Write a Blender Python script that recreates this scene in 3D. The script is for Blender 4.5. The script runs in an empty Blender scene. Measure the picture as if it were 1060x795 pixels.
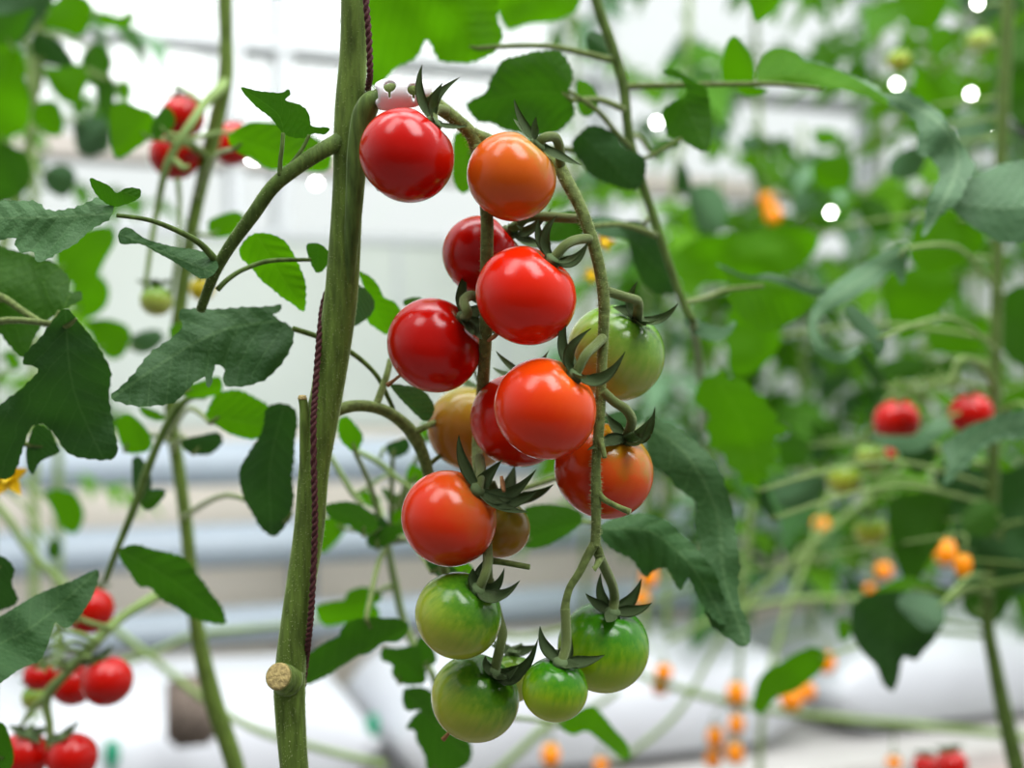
import bpy, bmesh, math, random
from mathutils import Vector, Matrix, noise
from mathutils.geometry import delaunay_2d_cdt

random.seed(7)
C = bpy.context.scene.collection
F, CX, CY, CAMZ = 1280.0, 530.0, 397.5, 1.35
R = math.radians


def P(px, py, d):
    """the place in the greenhouse seen at a pixel, d metres in front of the lens"""
    return Vector(((px - CX) * d / F, d, CAMZ - (py - CY) * d / F))


def lin(r, g, b, a=1.0):
    f = lambda c: ((c / 255 + 0.055) / 1.055) ** 2.4 if c > 10.3 else c / 255 / 12.92
    return (f(r), f(g), f(b), a)


# ------------------------------------------------------------------ materials
def new_mat(name):
    m = bpy.data.materials.new(name)
    m.use_nodes = True
    nt = m.node_tree
    nt.nodes.clear()
    out = nt.nodes.new('ShaderNodeOutputMaterial')
    return m, nt, out


def N(nt, kind, **kw):
    n = nt.nodes.new(kind)
    for k, v in kw.items():
        if k in n.inputs:
            n.inputs[k].default_value = v
        else:
            setattr(n, k, v)
    return n


def ramp(nt, stops, interp='LINEAR'):
    n = nt.nodes.new('ShaderNodeValToRGB')
    cr = n.color_ramp
    cr.interpolation = interp
    while len(cr.elements) < len(stops):
        cr.elements.new(0.5)
    for e, (p, c) in zip(cr.elements, stops):
        e.position = p
        e.color = c
    return n


def plain(name, col, rough=0.6, vary=0.12, scale=30, metallic=0.0, spec=0.4, sheen=0.0, bump=0.0, sss=0.0, stretch=None):
    m, nt, out = new_mat(name)
    b = N(nt, 'ShaderNodeBsdfPrincipled', Roughness=rough, Metallic=metallic)
    b.inputs['Specular IOR Level'].default_value = spec
    if sheen:
        b.inputs['Sheen Weight'].default_value = sheen
        b.inputs['Sheen Roughness'].default_value = 0.35
        b.inputs['Sheen Tint'].default_value = (0.85, 1.0, 0.6, 1)
    if sss:
        b.inputs['Subsurface Weight'].default_value = sss
        b.inputs['Subsurface Radius'].default_value = (0.006, 0.004, 0.002)
        b.inputs['Subsurface Scale'].default_value = 1.0
    tc = N(nt, 'ShaderNodeTexCoord')
    src = tc.outputs['Object']
    if stretch:
        mp = N(nt, 'ShaderNodeMapping')
        mp.inputs['Scale'].default_value = stretch
        nt.links.new(src, mp.inputs[0])
        src = mp.outputs[0]
    nz = N(nt, 'ShaderNodeTexNoise', Scale=scale, Detail=4.0)
    nt.links.new(src, nz.inputs['Vector'])
    lo = tuple(c * (1 - vary) for c in col[:3]) + (1,)
    hi = tuple(min(1, c * (1 + vary)) for c in col[:3]) + (1,)
    rp = ramp(nt, [(0.3, lo), (0.7, hi)])
    nt.links.new(nz.outputs['Fac'], rp.inputs[0])
    nt.links.new(rp.outputs[0], b.inputs['Base Color'])
    if bump:
        bp = N(nt, 'ShaderNodeBump', Strength=bump, Distance=0.001)
        nt.links.new(nz.outputs['Fac'], bp.inputs['Height'])
        nt.links.new(bp.outputs[0], b.inputs['Normal'])
    nt.links.new(b.outputs[0], out.inputs[0])
    return m


def leaf_mat(name, col, back, vein, rough=0.55, trans=0.35, spec=0.3):
    m, nt, out = new_mat(name)
    uv = N(nt, 'ShaderNodeUVMap', uv_map='leaf')
    sp = N(nt, 'ShaderNodeSeparateXYZ')
    nt.links.new(uv.outputs[0], sp.inputs[0])

    def mth(op, a, b=None):
        n = N(nt, 'ShaderNodeMath', operation=op)
        for i, v in enumerate((a, b)):
            if v is None:
                continue
            if isinstance(v, (int, float)):
                n.inputs[i].default_value = v
            else:
                nt.links.new(v, n.inputs[i])
        return n.outputs[0]
    av = mth('ABSOLUTE', sp.outputs['Y'])
    mid = mth('LESS_THAN', av, 0.008)
    lat = mth('PINGPONG', mth('SUBTRACT', mth('MULTIPLY', sp.outputs['X'], 8.0), mth('MULTIPLY', av, 7.0)), 0.5)
    latl = mth('LESS_THAN', lat, 0.045)
    v = mth('MAXIMUM', mid, mth('MULTIPLY', latl, 0.6))
    tc = N(nt, 'ShaderNodeTexCoord')
    nz = N(nt, 'ShaderNodeTexNoise', Scale=26.0, Detail=5.0)
    nt.links.new(tc.outputs['Object'], nz.inputs['Vector'])
    oi = N(nt, 'ShaderNodeObjectInfo')
    f2 = mth('ADD', mth('MULTIPLY', nz.outputs['Fac'], 0.8), mth('MULTIPLY', oi.outputs['Random'], 0.35))
    rp = ramp(nt, [(0.25, tuple(c * .72 for c in col[:3]) + (1,)), (0.85, tuple(min(1, c * 1.3) for c in col[:3]) + (1,))])
    nt.links.new(f2, rp.inputs[0])
    mx = N(nt, 'ShaderNodeMix', data_type='RGBA')
    nt.links.new(mth('MULTIPLY', v, 0.42), mx.inputs['Factor'])
    nt.links.new(rp.outputs[0], mx.inputs['A'])
    mx.inputs['B'].default_value = vein
    b = N(nt, 'ShaderNodeBsdfPrincipled', Roughness=rough)
    b.inputs['Specular IOR Level'].default_value = spec
    nt.links.new(mx.outputs['Result'], b.inputs['Base Color'])
    cell = N(nt, 'ShaderNodeTexNoise', Scale=420.0, Detail=2.0)
    nt.links.new(tc.outputs['Object'], cell.inputs['Vector'])
    bp = N(nt, 'ShaderNodeBump', Strength=0.38, Distance=0.002)
    nt.links.new(mth('SUBTRACT', cell.outputs['Fac'], mth('MULTIPLY', mth('SUBTRACT', 0.5, lat), 0.9)), bp.inputs['Height'])
    nt.links.new(bp.outputs[0], b.inputs['Normal'])
    t = N(nt, 'ShaderNodeBsdfTranslucent', Color=back)
    ms = N(nt, 'ShaderNodeMixShader')
    ms.inputs[0].default_value = trans
    nt.links.new(b.outputs[0], ms.inputs[1])
    nt.links.new(t.outputs[0], ms.inputs[2])
    nt.links.new(ms.outputs[0], out.inputs[0])
    return m


def tomato_mat(name, stops, streak=0.12, blotch=0.10, speck=0.0, rough=0.15, sss=0.10):
    """stops: from the blossom end (0) to the stalk end (1)"""
    m, nt, out = new_mat(name)
    tc = N(nt, 'ShaderNodeTexCoord')
    sp = N(nt, 'ShaderNodeSeparateXYZ')
    nt.links.new(tc.outputs['Object'], sp.inputs[0])
    mr = N(nt, 'ShaderNodeMapRange')
    mr.inputs['From Min'].default_value = -1.0
    mr.inputs['From Max'].default_value = 1.0
    nt.links.new(sp.outputs['Z'], mr.inputs[0])
    mp = N(nt, 'ShaderNodeMapping')
    mp.inputs['Scale'].default_value = (9, 9, 1.2)
    nt.links.new(tc.outputs['Object'], mp.inputs[0])
    n1 = N(nt, 'ShaderNodeTexNoise', Scale=1.0, Detail=3.0)
    nt.links.new(mp.outputs[0], n1.inputs['Vector'])
    n2 = N(nt, 'ShaderNodeTexNoise', Scale=1.4, Detail=2.0)
    nt.links.new(tc.outputs['Object'], n2.inputs['Vector'])

    def mth(op, a, b):
        n = N(nt, 'ShaderNodeMath', operation=op)
        for i, v in enumerate((a, b)):
            if isinstance(v, (int, float)):
                n.inputs[i].default_value = v
            else:
                nt.links.new(v, n.inputs[i])
        return n.outputs[0]
    f = mth('ADD', mr.outputs[0], mth('MULTIPLY', mth('SUBTRACT', n1.outputs['Fac'], 0.5), streak))
    f = mth('ADD', f, mth('MULTIPLY', mth('SUBTRACT', n2.outputs['Fac'], 0.5), blotch))
    rp = ramp(nt, stops)
    nt.links.new(f, rp.inputs[0])
    col = rp.outputs[0]
    if speck:
        vo = N(nt, 'ShaderNodeTexVoronoi', Scale=26.0)
        nt.links.new(tc.outputs['Object'], vo.inputs['Vector'])
        sr = ramp(nt, [(0.05, (1, 1, 1, 1)), (0.16, (0, 0, 0, 1))])
        nt.links.new(vo.outputs['Distance'], sr.inputs[0])
        mx = N(nt, 'ShaderNodeMix', data_type='RGBA')
        nt.links.new(mth('MULTIPLY', sr.outputs[0], speck), mx.inputs['Factor'])
        nt.links.new(col, mx.inputs['A'])
        mx.inputs['B'].default_value = lin(190, 205, 120)
        col = mx.outputs['Result']
    b = N(nt, 'ShaderNodeBsdfPrincipled', Roughness=rough)
    b.inputs['Specular IOR Level'].default_value = 0.33
    b.inputs['Coat Weight'].default_value = 0.05
    b.inputs['Coat Roughness'].default_value = 0.08
    b.inputs['Subsurface Weight'].default_value = sss
    b.inputs['Subsurface Radius'].default_value = (1.0, 0.45, 0.2)
    b.inputs['Subsurface Scale'].default_value = 0.004
    nt.links.new(col, b.inputs['Base Color'])
    n3 = N(nt, 'ShaderNodeTexNoise', Scale=34.0, Detail=2.0)
    nt.links.new(tc.outputs['Object'], n3.inputs['Vector'])
    bp = N(nt, 'ShaderNodeBump', Strength=0.05, Distance=0.002)
    nt.links.new(n3.outputs['Fac'], bp.inputs['Height'])
    nt.links.new(bp.outputs[0], b.inputs['Normal'])
    nt.links.new(b.outputs[0], out.inputs[0])
    return m


M = {}
M['D'] = leaf_mat('leaf_dark', lin(50, 84, 44), lin(52, 106, 18), lin(86, 120, 72), rough=0.6, trans=0.2, spec=0.2)  # same foliage as the backlit tint, coloured as seen without light from behind
M['M'] = leaf_mat('leaf_mid', lin(54, 92, 28), lin(66, 130, 10), lin(92, 130, 52), rough=0.65, trans=0.34, spec=0.2)
M['B'] = leaf_mat('leaf_backlit', lin(70, 122, 14), lin(92, 164, 4), lin(104, 150, 40), rough=0.65, trans=0.46, spec=0.15)  # light from behind is put into this leaf colour
M['G'] = leaf_mat('leaf_bluish', lin(76, 112, 76), lin(64, 120, 30), lin(120, 152, 112), rough=0.55, trans=0.14, spec=0.28)
M['S'] = leaf_mat('leaf_satin', lin(60, 94, 54), lin(56, 110, 22), lin(90, 122, 78), rough=0.6, trans=0.14, spec=0.18)
M['FB'] = leaf_mat('leaf_haze_bright', lin(90, 140, 34), lin(118, 188, 18), lin(120, 160, 66), rough=0.7, trans=0.5, spec=0.1)  # far leaf colours are lightened to paint in the background haze
M['FM'] = leaf_mat('leaf_haze_mid', lin(72, 118, 38), lin(92, 160, 18), lin(110, 150, 66), rough=0.7, trans=0.42, spec=0.1)
M['FG'] = leaf_mat('leaf_haze_bluish', lin(108, 142, 112), lin(90, 150, 50), lin(140, 168, 130), rough=0.6, trans=0.3, spec=0.15)
M['FD'] = leaf_mat('leaf_haze_dark', lin(58, 94, 52), lin(60, 118, 22), lin(84, 116, 70), rough=0.7, trans=0.3, spec=0.1)
M['stem'] = plain('stem_green', lin(90, 112, 46), 0.7, 0.42, 230, spec=0.15, sheen=0.4, bump=0.6, stretch=(2.2, 2.2, .35))
M['stemd'] = plain('stem_deep', lin(78, 100, 44), 0.7, 0.4, 230, spec=0.15, sheen=0.35, bump=0.6, stretch=(2.2, 2.2, .35))
M['truss'] = plain('truss_green', lin(102, 118, 64), 0.7, 0.35, 420, spec=0.15, sheen=0.5, bump=0.5)
M['sepal'] = plain('sepal_green', lin(92, 114, 72), 0.65, 0.25, 120, spec=0.2, sheen=0.2, bump=0.3)
M['hair'] = plain('plant_hair', lin(196, 206, 150), 0.5, 0.05, 10)
M['farstem'] = plain('stem_pale', lin(122, 146, 84), 0.65, 0.15, 40, spec=0.2)
M['scar'] = plain('cut_scar', lin(168, 150, 96), 0.8, 0.35, 700, bump=0.8)
M['twine'] = plain('twine_maroon', lin(74, 34, 34), 0.8, 0.35, 900, bump=0.7)
M['clip'] = plain('clip_plastic', lin(232, 232, 232), 0.4, 0.03, 40, spec=0.4)
M['dry'] = plain('dried_style', lin(158, 112, 70), 0.8, 0.3, 400, bump=0.5)
M['yellow'] = plain('petal_yellow', lin(240, 205, 20), 0.5, 0.1, 60)
M['pipe'] = plain('pipe_paint', lin(186, 200, 212), 0.35, 0.04, 6, spec=0.5)
M['alu'] = plain('aluminium', lin(205, 210, 212), 0.4, 0.05, 10, metallic=0.2)
M['post'] = plain('post_grey', lin(176, 180, 190), 0.5, 0.06, 8)
M['beige'] = plain('rail_beige', lin(216, 208, 198), 0.6, 0.05, 5)
M['cream'] = plain('panel_cream', lin(244, 236, 222), 0.8, 0.06, 3)
M['pale'] = plain('panel_pale', lin(212, 220, 212), 0.7, 0.05, 3)
M['bag'] = plain('bag_white', lin(212, 216, 222), 0.35, 0.05, 7, spec=0.5, bump=0.2)
M['bench'] = plain('bench_grey', lin(200, 198, 194), 0.7, 0.1, 9)
M['pink'] = plain('beam_pinkish', lin(196, 172, 164), 0.7, 0.06, 9)
M['floor'] = plain('floor_film', lin(128, 126, 122), 0.8, 0.12, 4)
M['block'] = plain('rockwool', lin(120, 108, 98), 0.95, 0.3, 60, bump=0.5)
M['teal'] = plain('stake_teal', lin(20, 150, 110), 0.4, 0.05, 20)

m, nt, out = new_mat('glint_glow')  # emission for the balls that imitate glints, no real lamp
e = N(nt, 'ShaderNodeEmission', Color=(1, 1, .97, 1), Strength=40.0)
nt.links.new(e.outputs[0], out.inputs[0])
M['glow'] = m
m, nt, out = new_mat('pane_glass')
tr = N(nt, 'ShaderNodeBsdfTransparent', Color=(.96, .98, .97, 1))
gl = N(nt, 'ShaderNodeBsdfGlossy', Roughness=0.05)
fr = N(nt, 'ShaderNodeFresnel', IOR=1.45)
ms = N(nt, 'ShaderNodeMixShader')
nt.links.new(fr.outputs[0], ms.inputs[0])
nt.links.new(tr.outputs[0], ms.inputs[1])
nt.links.new(gl.outputs[0], ms.inputs[2])
nt.links.new(ms.outputs[0], out.inputs[0])
M['glass'] = m

RED = [(0.0, lin(178, 12, 2)), (0.6, lin(190, 13, 2)), (0.9, lin(180, 12, 4)), (1.0, lin(186, 32, 6))]
M['t_red'] = tomato_mat('skin_red', RED)
M['t_scarlet'] = tomato_mat('skin_scarlet', [(0, lin(210, 28, 2)), (0.6, lin(218, 28, 2)), (.92, lin(220, 40, 4)), (1, lin(222, 74, 8))])
M['t_orange'] = tomato_mat('skin_orange', [(0, lin(196, 82, 22)), (0.4, lin(206, 84, 16)), (0.72, lin(212, 96, 16)), (0.9, lin(178, 126, 36)), (1, lin(160, 140, 50))], blotch=0.35)
M['t_vermilion'] = tomato_mat('skin_vermilion', [(0, lin(214, 44, 6)), (0.55, lin(220, 50, 6)), (0.85, lin(228, 76, 8)), (1, lin(224, 108, 14))], blotch=0.25)
M['t_turning'] = tomato_mat('skin_turning', [(0, lin(196, 40, 14)), (0.5, lin(208, 56, 12)), (0.74, lin(206, 80, 14)), (0.88, lin(170, 116, 20)), (1, lin(150, 130, 30))], blotch=0.45)
M['t_brick'] = tomato_mat('skin_brick', [(0, lin(206, 46, 16)), (0.6, lin(210, 50, 14)), (0.85, lin(196, 80, 24)), (1, lin(170, 104, 40))], blotch=0.3)
M['t_olive'] = tomato_mat('skin_olive', [(0, lin(176, 106, 36)), (0.45, lin(164, 112, 34)), (0.75, lin(150, 130, 40)), (1, lin(130, 136, 44))], blotch=0.3)
GREEN = [(0.0, lin(182, 176, 66)), (0.4, lin(160, 168, 52)), (0.62, lin(132, 158, 42)), (0.8, lin(78, 128, 24)), (1.0, lin(40, 98, 16))]
M['t_green'] = tomato_mat('skin_green', GREEN, streak=0.3, speck=0.16)
M['t_green_fresh'] = tomato_mat('skin_green_fresh', [(0, lin(176, 182, 44)), (0.5, lin(142, 172, 28)), (0.68, lin(96, 146, 18)), (0.82, lin(58, 124, 14)), (1, lin(36, 100, 14))], streak=0.3, speck=0.14)
M['t_green_pale'] = tomato_mat('skin_green_pale', [(0, lin(176, 178, 90)), (0.5, lin(154, 170, 74)), (0.75, lin(116, 156, 50)), (1, lin(60, 116, 26))], streak=0.3, speck=0.16)
M['t_yellow'] = tomato_mat('skin_yellow', [(0, lin(214, 186, 40)), (0.6, lin(206, 184, 44)), (1, lin(160, 170, 50))])
M['t_amber'] = tomato_mat('skin_amber', [(0, lin(250, 150, 6)), (0.6, lin(250, 140, 4)), (1, lin(244, 160, 20))])


# ------------------------------------------------------------------ helpers
WM = {}


def link(o, parent=None):
    C.objects.link(o)
    if parent is not None:
        o.parent = parent
        o.matrix_parent_inverse = Matrix.Identity(4)
    return o


def tag(o, label=None, cat=None, group=None, kind=None):
    if label:
        o['label'] = label
    if cat:
        o['category'] = cat
    if group:
        o['group'] = group
    if kind:
        o['kind'] = kind
    return o


def empty(name, loc, label, cat, group=None):
    o = bpy.data.objects.new(name, None)
    o.empty_display_size = 0.02
    o.location = loc
    link(o)
    WM[o.name] = Matrix.Translation(Vector(loc))
    return tag(o, label, cat, group)


def obj(name, bm, mat, parent=None, smooth=True, world=None):
    """link a bmesh given in world coordinates; `world` is the object's own placement (default: its parent's)"""
    W = world if world is not None else (WM[parent.name] if parent is not None else None)
    if W is None:
        ctr = Vector((0, 0, 0))
        lo = Vector((1e9,) * 3); hi = Vector((-1e9,) * 3)
        for v in bm.verts:
            for i in range(3):
                lo[i] = min(lo[i], v.co[i]); hi[i] = max(hi[i], v.co[i])
        W = Matrix.Translation(Vector(((lo.x + hi.x) / 2, (lo.y + hi.y) / 2, lo.z)))
    bm.transform(W.inverted())
    me = bpy.data.meshes.new(name)
    bm.to_mesh(me)
    bm.free()
    me.materials.append(mat)
    if smooth:
        for p in me.polygons:
            p.use_smooth = True
    o = bpy.data.objects.new(name, me)
    link(o, parent)
    if parent is None:
        o.matrix_world = W
    else:
        o.matrix_local = WM[parent.name].inverted() @ W
    WM[o.name] = W.copy()
    return o


def catmull(pts, sub=6, closed=False):
    n = len(pts)
    g = (lambda k: pts[k % n]) if closed else (lambda k: pts[min(max(k, 0), n - 1)])
    tan = []
    for i in range(n):
        m = 0.5 * (g(i + 1) - g(i - 1))
        lim = 1.15 * min((g(i + 1) - g(i)).length or 1e9, (g(i) - g(i - 1)).length or 1e9)
        if m.length > lim:
            m = m * (lim / m.length)
        tan.append(m)
    res = []
    for i in (range(n) if closed else range(n - 1)):
        p1, p2, m1, m2 = g(i), g(i + 1), tan[i], tan[(i + 1) % n]
        for k in range(sub):
            t = k / sub
            t2, t3 = t * t, t * t * t
            res.append(p1 * (2 * t3 - 3 * t2 + 1) + m1 * (t3 - 2 * t2 + t) + p2 * (-2 * t3 + 3 * t2) + m2 * (t3 - t2))
    if not closed:
        res.append(pts[-1].copy())
    return res


def tube(bm, pts, radii, sides=10, sub=6, ridge=0.0, nr=3, cap=True, twist=0.0):
    """pts: world Vectors, radii: metres"""
    pr = [Vector((p.x, p.y, p.z, r)) for p, r in zip(pts, radii)]
    pr = catmull(pr, sub) if len(pr) > 1 else pr
    cs = [Vector(p[:3]) for p in pr]
    rs = [max(p[3], 1e-5) for p in pr]
    rings = []
    up = None
    for i, c in enumerate(cs):
        t = (cs[min(i + 1, len(cs) - 1)] - cs[max(i - 1, 0)])
        if t.length < 1e-9:
            t = Vector((0, 0, 1))
        t.normalize()
        if up is None:
            a = Vector((0, 1, 0)) if abs(t.y) < 0.9 else Vector((1, 0, 0))
            up = (a - t * a.dot(t)).normalized()
        else:
            up = (up - t * up.dot(t)).normalized()
        si = t.cross(up)
        ring = []
        for k in range(sides):
            a = 2 * math.pi * k / sides + twist * i
            r = rs[i] * (1 + ridge * math.cos(nr * a))
            ring.append(bm.verts.new(c + up * (math.cos(a) * r) + si * (math.sin(a) * r)))
        rings.append(ring)
    for a, b in zip(rings, rings[1:]):
        for k in range(sides):
            bm.faces.new((a[k], a[(k + 1) % sides], b[(k + 1) % sides], b[k]))
    if cap:
        bm.faces.new(list(reversed(rings[0])))
        bm.faces.new(rings[-1])
    return cs, rs


def ptube(spec, sides=10, sub=6, **kw):
    """spec rows (px, py, depth, width_px)"""
    bm = bmesh.new()
    pts = [P(a, b, d) for a, b, d, w in spec]
    rad = [w / 2 * d / F for a, b, d, w in spec]
    cs, rs = tube(bm, pts, rad, sides, sub, **kw)
    return bm, cs, rs


def hairs(cs, rs, n, length, seed):
    rnd = random.Random(seed)
    bm = bmesh.new()
    for _ in range(n):
        i = rnd.randrange(len(cs) - 1)
        f = rnd.random()
        c = cs[i].lerp(cs[i + 1], f)
        t = (cs[i + 1] - cs[i]).normalized()
        a = Vector((0, 1, 0)) if abs(t.y) < 0.9 else Vector((1, 0, 0))
        u = (a - t * a.dot(t)).normalized()
        w = t.cross(u)
        an = rnd.random() * 2 * math.pi
        d = u * math.cos(an) + w * math.sin(an)
        b = c + d * rs[i] * 0.96
        L = length * (0.5 + rnd.random())
        tip = b + (d + t * rnd.uniform(-.4, .4)).normalized() * L
        s = t.cross(d) * 0.00008
        s2 = t * 0.00008
        bm.faces.new([bm.verts.new(b - s), bm.verts.new(b + s), bm.verts.new(tip)])
        bm.faces.new([bm.verts.new(b - s2), bm.verts.new(b + s2), bm.verts.new(tip)])
    return bm


def inside(p, poly):
    c = False
    j = len(poly) - 1
    for i in range(len(poly)):
        a, b = poly[i], poly[j]
        if (a.y > p.y) != (b.y > p.y) and p.x < (b.x - a.x) * (p.y - a.y) / (b.y - a.y) + a.x:
            c = not c
        j = i
    return c


def sheet(poly, step, holes=()):
    """fill a 2D outline with a fine triangulation; returns verts2d, tris"""
    xs = [p.x for p in poly]; ys = [p.y for p in poly]
    vs = list(poly)
    faces = [list(range(len(poly)))]
    edges = []
    for h in holes:
        b = len(vs)
        vs += h
        edges += [(b + i, b + (i + 1) % len(h)) for i in range(len(h))]
    x = min(xs) + step * .5
    row = 0
    while x < max(xs):
        y = min(ys) + step * (.5 if row % 2 else 1.0)
        while y < max(ys):
            q = Vector((x, y))
            if inside(q, poly) and min((q - p).length for p in poly) > step * .45 and not any(inside(q, h) for h in holes):
                vs.append(q)
            y += step
        x += step * .87
        row += 1
    v2, e2, f2, *_ = delaunay_2d_cdt(vs, edges, faces, 1, 1e-5)
    tris = []
    for f in f2:
        c = sum((v2[i] for i in f), Vector((0, 0))) / len(f)
        if any(inside(c, h) for h in holes):
            continue
        tris.append(list(f))
    return v2, tris


def spine_uv(q, sp, L):
    best = None
    acc = 0.0
    for a, b in zip(sp, sp[1:]):
        d = b - a
        l = d.length
        t = max(0, min(1, (q - a).dot(d) / (l * l)))
        pr = a + d * t
        dist = (q - pr).length
        if best is None or dist < best[0]:
            sgn = 1 if d.x * (q.y - a.y) - d.y * (q.x - a.x) > 0 else -1
            best = (dist, (acc + t * l) / L, sgn)
        acc += l
    return best[1], best[0] * best[2] / L


def leaf_bm(pts, d, tx=0.0, ty=0.0, cup=0.25, spine=None, step=None, sub=4, ser=0.0, seed=0, curl=0.0):
    """a leaf blade: its outline in the leaf's own plane at depth d, tilted (tx, ty: metres of depth per 100 px),
    creased along its midrib (cup) and rolled along its length (curl)"""
    poly = catmull([Vector(p) for p in pts], sub, closed=True)
    rnd = random.Random(seed + len(pts))
    xs = [p.x for p in poly]; ys = [p.y for p in poly]
    size = max(max(xs) - min(xs), max(ys) - min(ys))
    gap = max(2.6, size / 46)
    res = [poly[0]]
    for p in poly[1:]:
        while (p - res[-1]).length > gap:
            res.append(res[-1] + (p - res[-1]).normalized() * gap)
    if (res[-1] - res[0]).length < gap * .5:
        res.pop()
    area2 = sum(a.x * b.y - b.x * a.y for a, b in zip(res, res[1:] + res[:1]))
    sg = 1 if area2 > 0 else -1
    amp = gap * (.24 + .30 * ser)
    poly = []
    for k, p in enumerate(res):
        t = res[(k + 1) % len(res)] - res[k - 1]
        nr = Vector((t.y, -t.x)).normalized() * sg
        poly.append(p + nr * amp * ((-.35, .75, .1)[k % 3] * rnd.uniform(.1, 1.3) + .5 * math.sin(k * .55 + seed) * (.4 + ser * .4)))
    if spine is None:
        best = (0, None)
        for i, a in enumerate(pts):
            for b in pts[i + 1:]:
                l = (Vector(a) - Vector(b)).length
                if l > best[0]:
                    best = (l, (a, b))
        spine = best[1]
    sp = [Vector(s) for s in spine]
    if len(sp) > 2:
        sp = catmull(sp, 4)
    L = sum((b - a).length for a, b in zip(sp, sp[1:]))
    ctr = sum(poly, Vector((0, 0))) / len(poly)
    if step is None:
        xs = [p.x for p in poly]; ys = [p.y for p in poly]
        step = max(2.3, max(max(xs) - min(xs), max(ys) - min(ys)) / (36 if d < .7 else 20))
    v2, tris = sheet(poly, step)
    bm = bmesh.new()
    uvl = bm.loops.layers.uv.new('leaf')
    uvs = []
    vs = []
    m_px = d / F
    for q in v2:
        u, v = spine_uv(q, sp, L)
        uvs.append((u, v))
        lat = (u * 8.0 - abs(v) * 7.0) % 1.0
        quilt = -abs(math.sin(math.pi * lat)) * 0.013 * L * m_px * min(1, abs(v) * 8)
        dep = d + tx * (q.x - ctr.x) / 100 + ty * (q.y - ctr.y) / 100
        dep += cup * abs(v) * L * m_px + curl * (u - .4) ** 2 * L * m_px + quilt
        dep += noise.noise(Vector((q.x * .022, q.y * .022, seed * 3.1 + d * 9))) * 0.13 * min(L, 150) * m_px
        vs.append(bm.verts.new(P(q.x, q.y, dep)))
    for t in tris:
        try:
            f = bm.faces.new([vs[i] for i in t])
        except ValueError:
            continue
        for lp, i in zip(f.loops, t):
            lp[uvl].uv = uvs[i]
    bmesh.ops.recalc_face_normals(bm, faces=bm.faces)
    return bm


_lc = [0]
LOOSE = []


def leaf(parent, pts, d, kind, name='leaf', **kw):
    _lc[0] += 1
    kw.setdefault('seed', _lc[0])
    o = obj(name, leaf_bm(pts, d, **kw), M[kind], parent)
    if name == 'leaf':
        LOOSE.append((parent, o, pts, kw.get('spine'), d))
    return o


def A(*pts):   # crops the outlines were measured on
    return [(x * .37736, y * .37736) for x, y in pts]


def B(*pts):
    return [(x * .37736, y * .37736 + 250) for x, y in pts]


def Cc(*pts):
    return [(x * .37736, y * .37736 + 495) for x, y in pts]


def D(*pts):
    return [(x * .37736 + 660, y * .37736) for x, y in pts]


def E(*pts):
    return [(x * .37736 + 660, y * .37736 + 250) for x, y in pts]


def Ff(*pts):
    return [(x * .37736 + 660, y * .37736 + 495) for x, y in pts]


# ------------------------------------------------------------------ tomatoes
def tomato_mesh_bm(nu=56, nv=40, lobes=5, seed=0, elong=1.0, flat=0.94):
    bm = bmesh.new()
    rnd = random.Random(seed)
    ph = rnd.random() * 6.28
    rows = []
    for j in range(1, nv):
        th = math.pi * j / nv
        row = []
        for i in range(nu):
            a = 2 * math.pi * i / nu
            r = 1.0
            top = max(0, math.cos(th))
            r *= 1 + 0.018 * math.cos(lobes * a + ph) * top ** 1.2 * math.sin(th) + 0.008 * math.cos(2 * a + ph * 2)
            z = math.cos(th) * flat * elong
            z -= 0.17 * math.exp(-(th / 0.30) ** 2)
            z += 0.012 * math.exp(-((math.pi - th) / 0.16) ** 2)
            s = math.sin(th) ** 0.97
            row.append(bm.verts.new((math.cos(a) * s * r, math.sin(a) * s * r, z)))
        rows.append(row)
    t = bm.verts.new((0, 0, flat * elong - 0.17))
    b = bm.verts.new((0, 0, -flat * elong - 0.012))
    for a, c in zip(rows, rows[1:]):
        for i in range(nu):
            bm.faces.new((a[i], c[i], c[(i + 1) % nu], a[(i + 1) % nu]))
    for i in range(nu):
        bm.faces.new((t, rows[0][i], rows[0][(i + 1) % nu]))
        bm.faces.new((b, rows[-1][(i + 1) % nu], rows[-1][i]))
    return bm


def sepal_bm(p0, p2, axis, width, bulge=0.5, lift=0.05, n=16):
    ax = axis.normalized()
    face = (ax + Vector((0, -.9, 0))).normalized()
    d = p2 - p0
    L = d.length
    rad = d - ax * d.dot(ax)
    if rad.length < L * .15:
        rad = Vector((1, 0, 0)).cross(ax) if rad.length < 1e-6 else rad
    rad.normalize()
    p1 = p0 + rad * L * bulge + ax * L * lift
    bm = bmesh.new()
    rows = []
    for k in range(n + 1):
        t = k / n
        c = p0 * (1 - t) ** 2 + p1 * 2 * t * (1 - t) + p2 * t * t
        tg = ((p1 - p0) * 2 * (1 - t) + (p2 - p1) * 2 * t).normalized()
        w = width * (0.42 + 0.58 * math.sin(min(1, t / .42) * math.pi / 2)) * (1 - max(0, (t - .38) / .62) ** 1.4) + 0.00008
        side = tg.cross(face)
        if side.length < .2:
            side = rad.cross(face)
        side.normalize()
        nrm = side.cross(tg).normalized()
        row = []
        for q in (-1, -.5, 0, .5, 1):
            row.append(bm.verts.new(c + side * q * w + nrm * (abs(q) ** 1.5 * w * .45)))
        rows.append(row)
    for a, b in zip(rows, rows[1:]):
        for i in range(4):
            bm.faces.new((a[i], a[i + 1], b[i + 1], b[i]))
    ret = bmesh.ops.solidify(bm, geom=bm.faces[:], thickness=0.0005)
    bmesh.ops.recalc_face_normals(bm, faces=bm.faces)
    return bm


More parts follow.
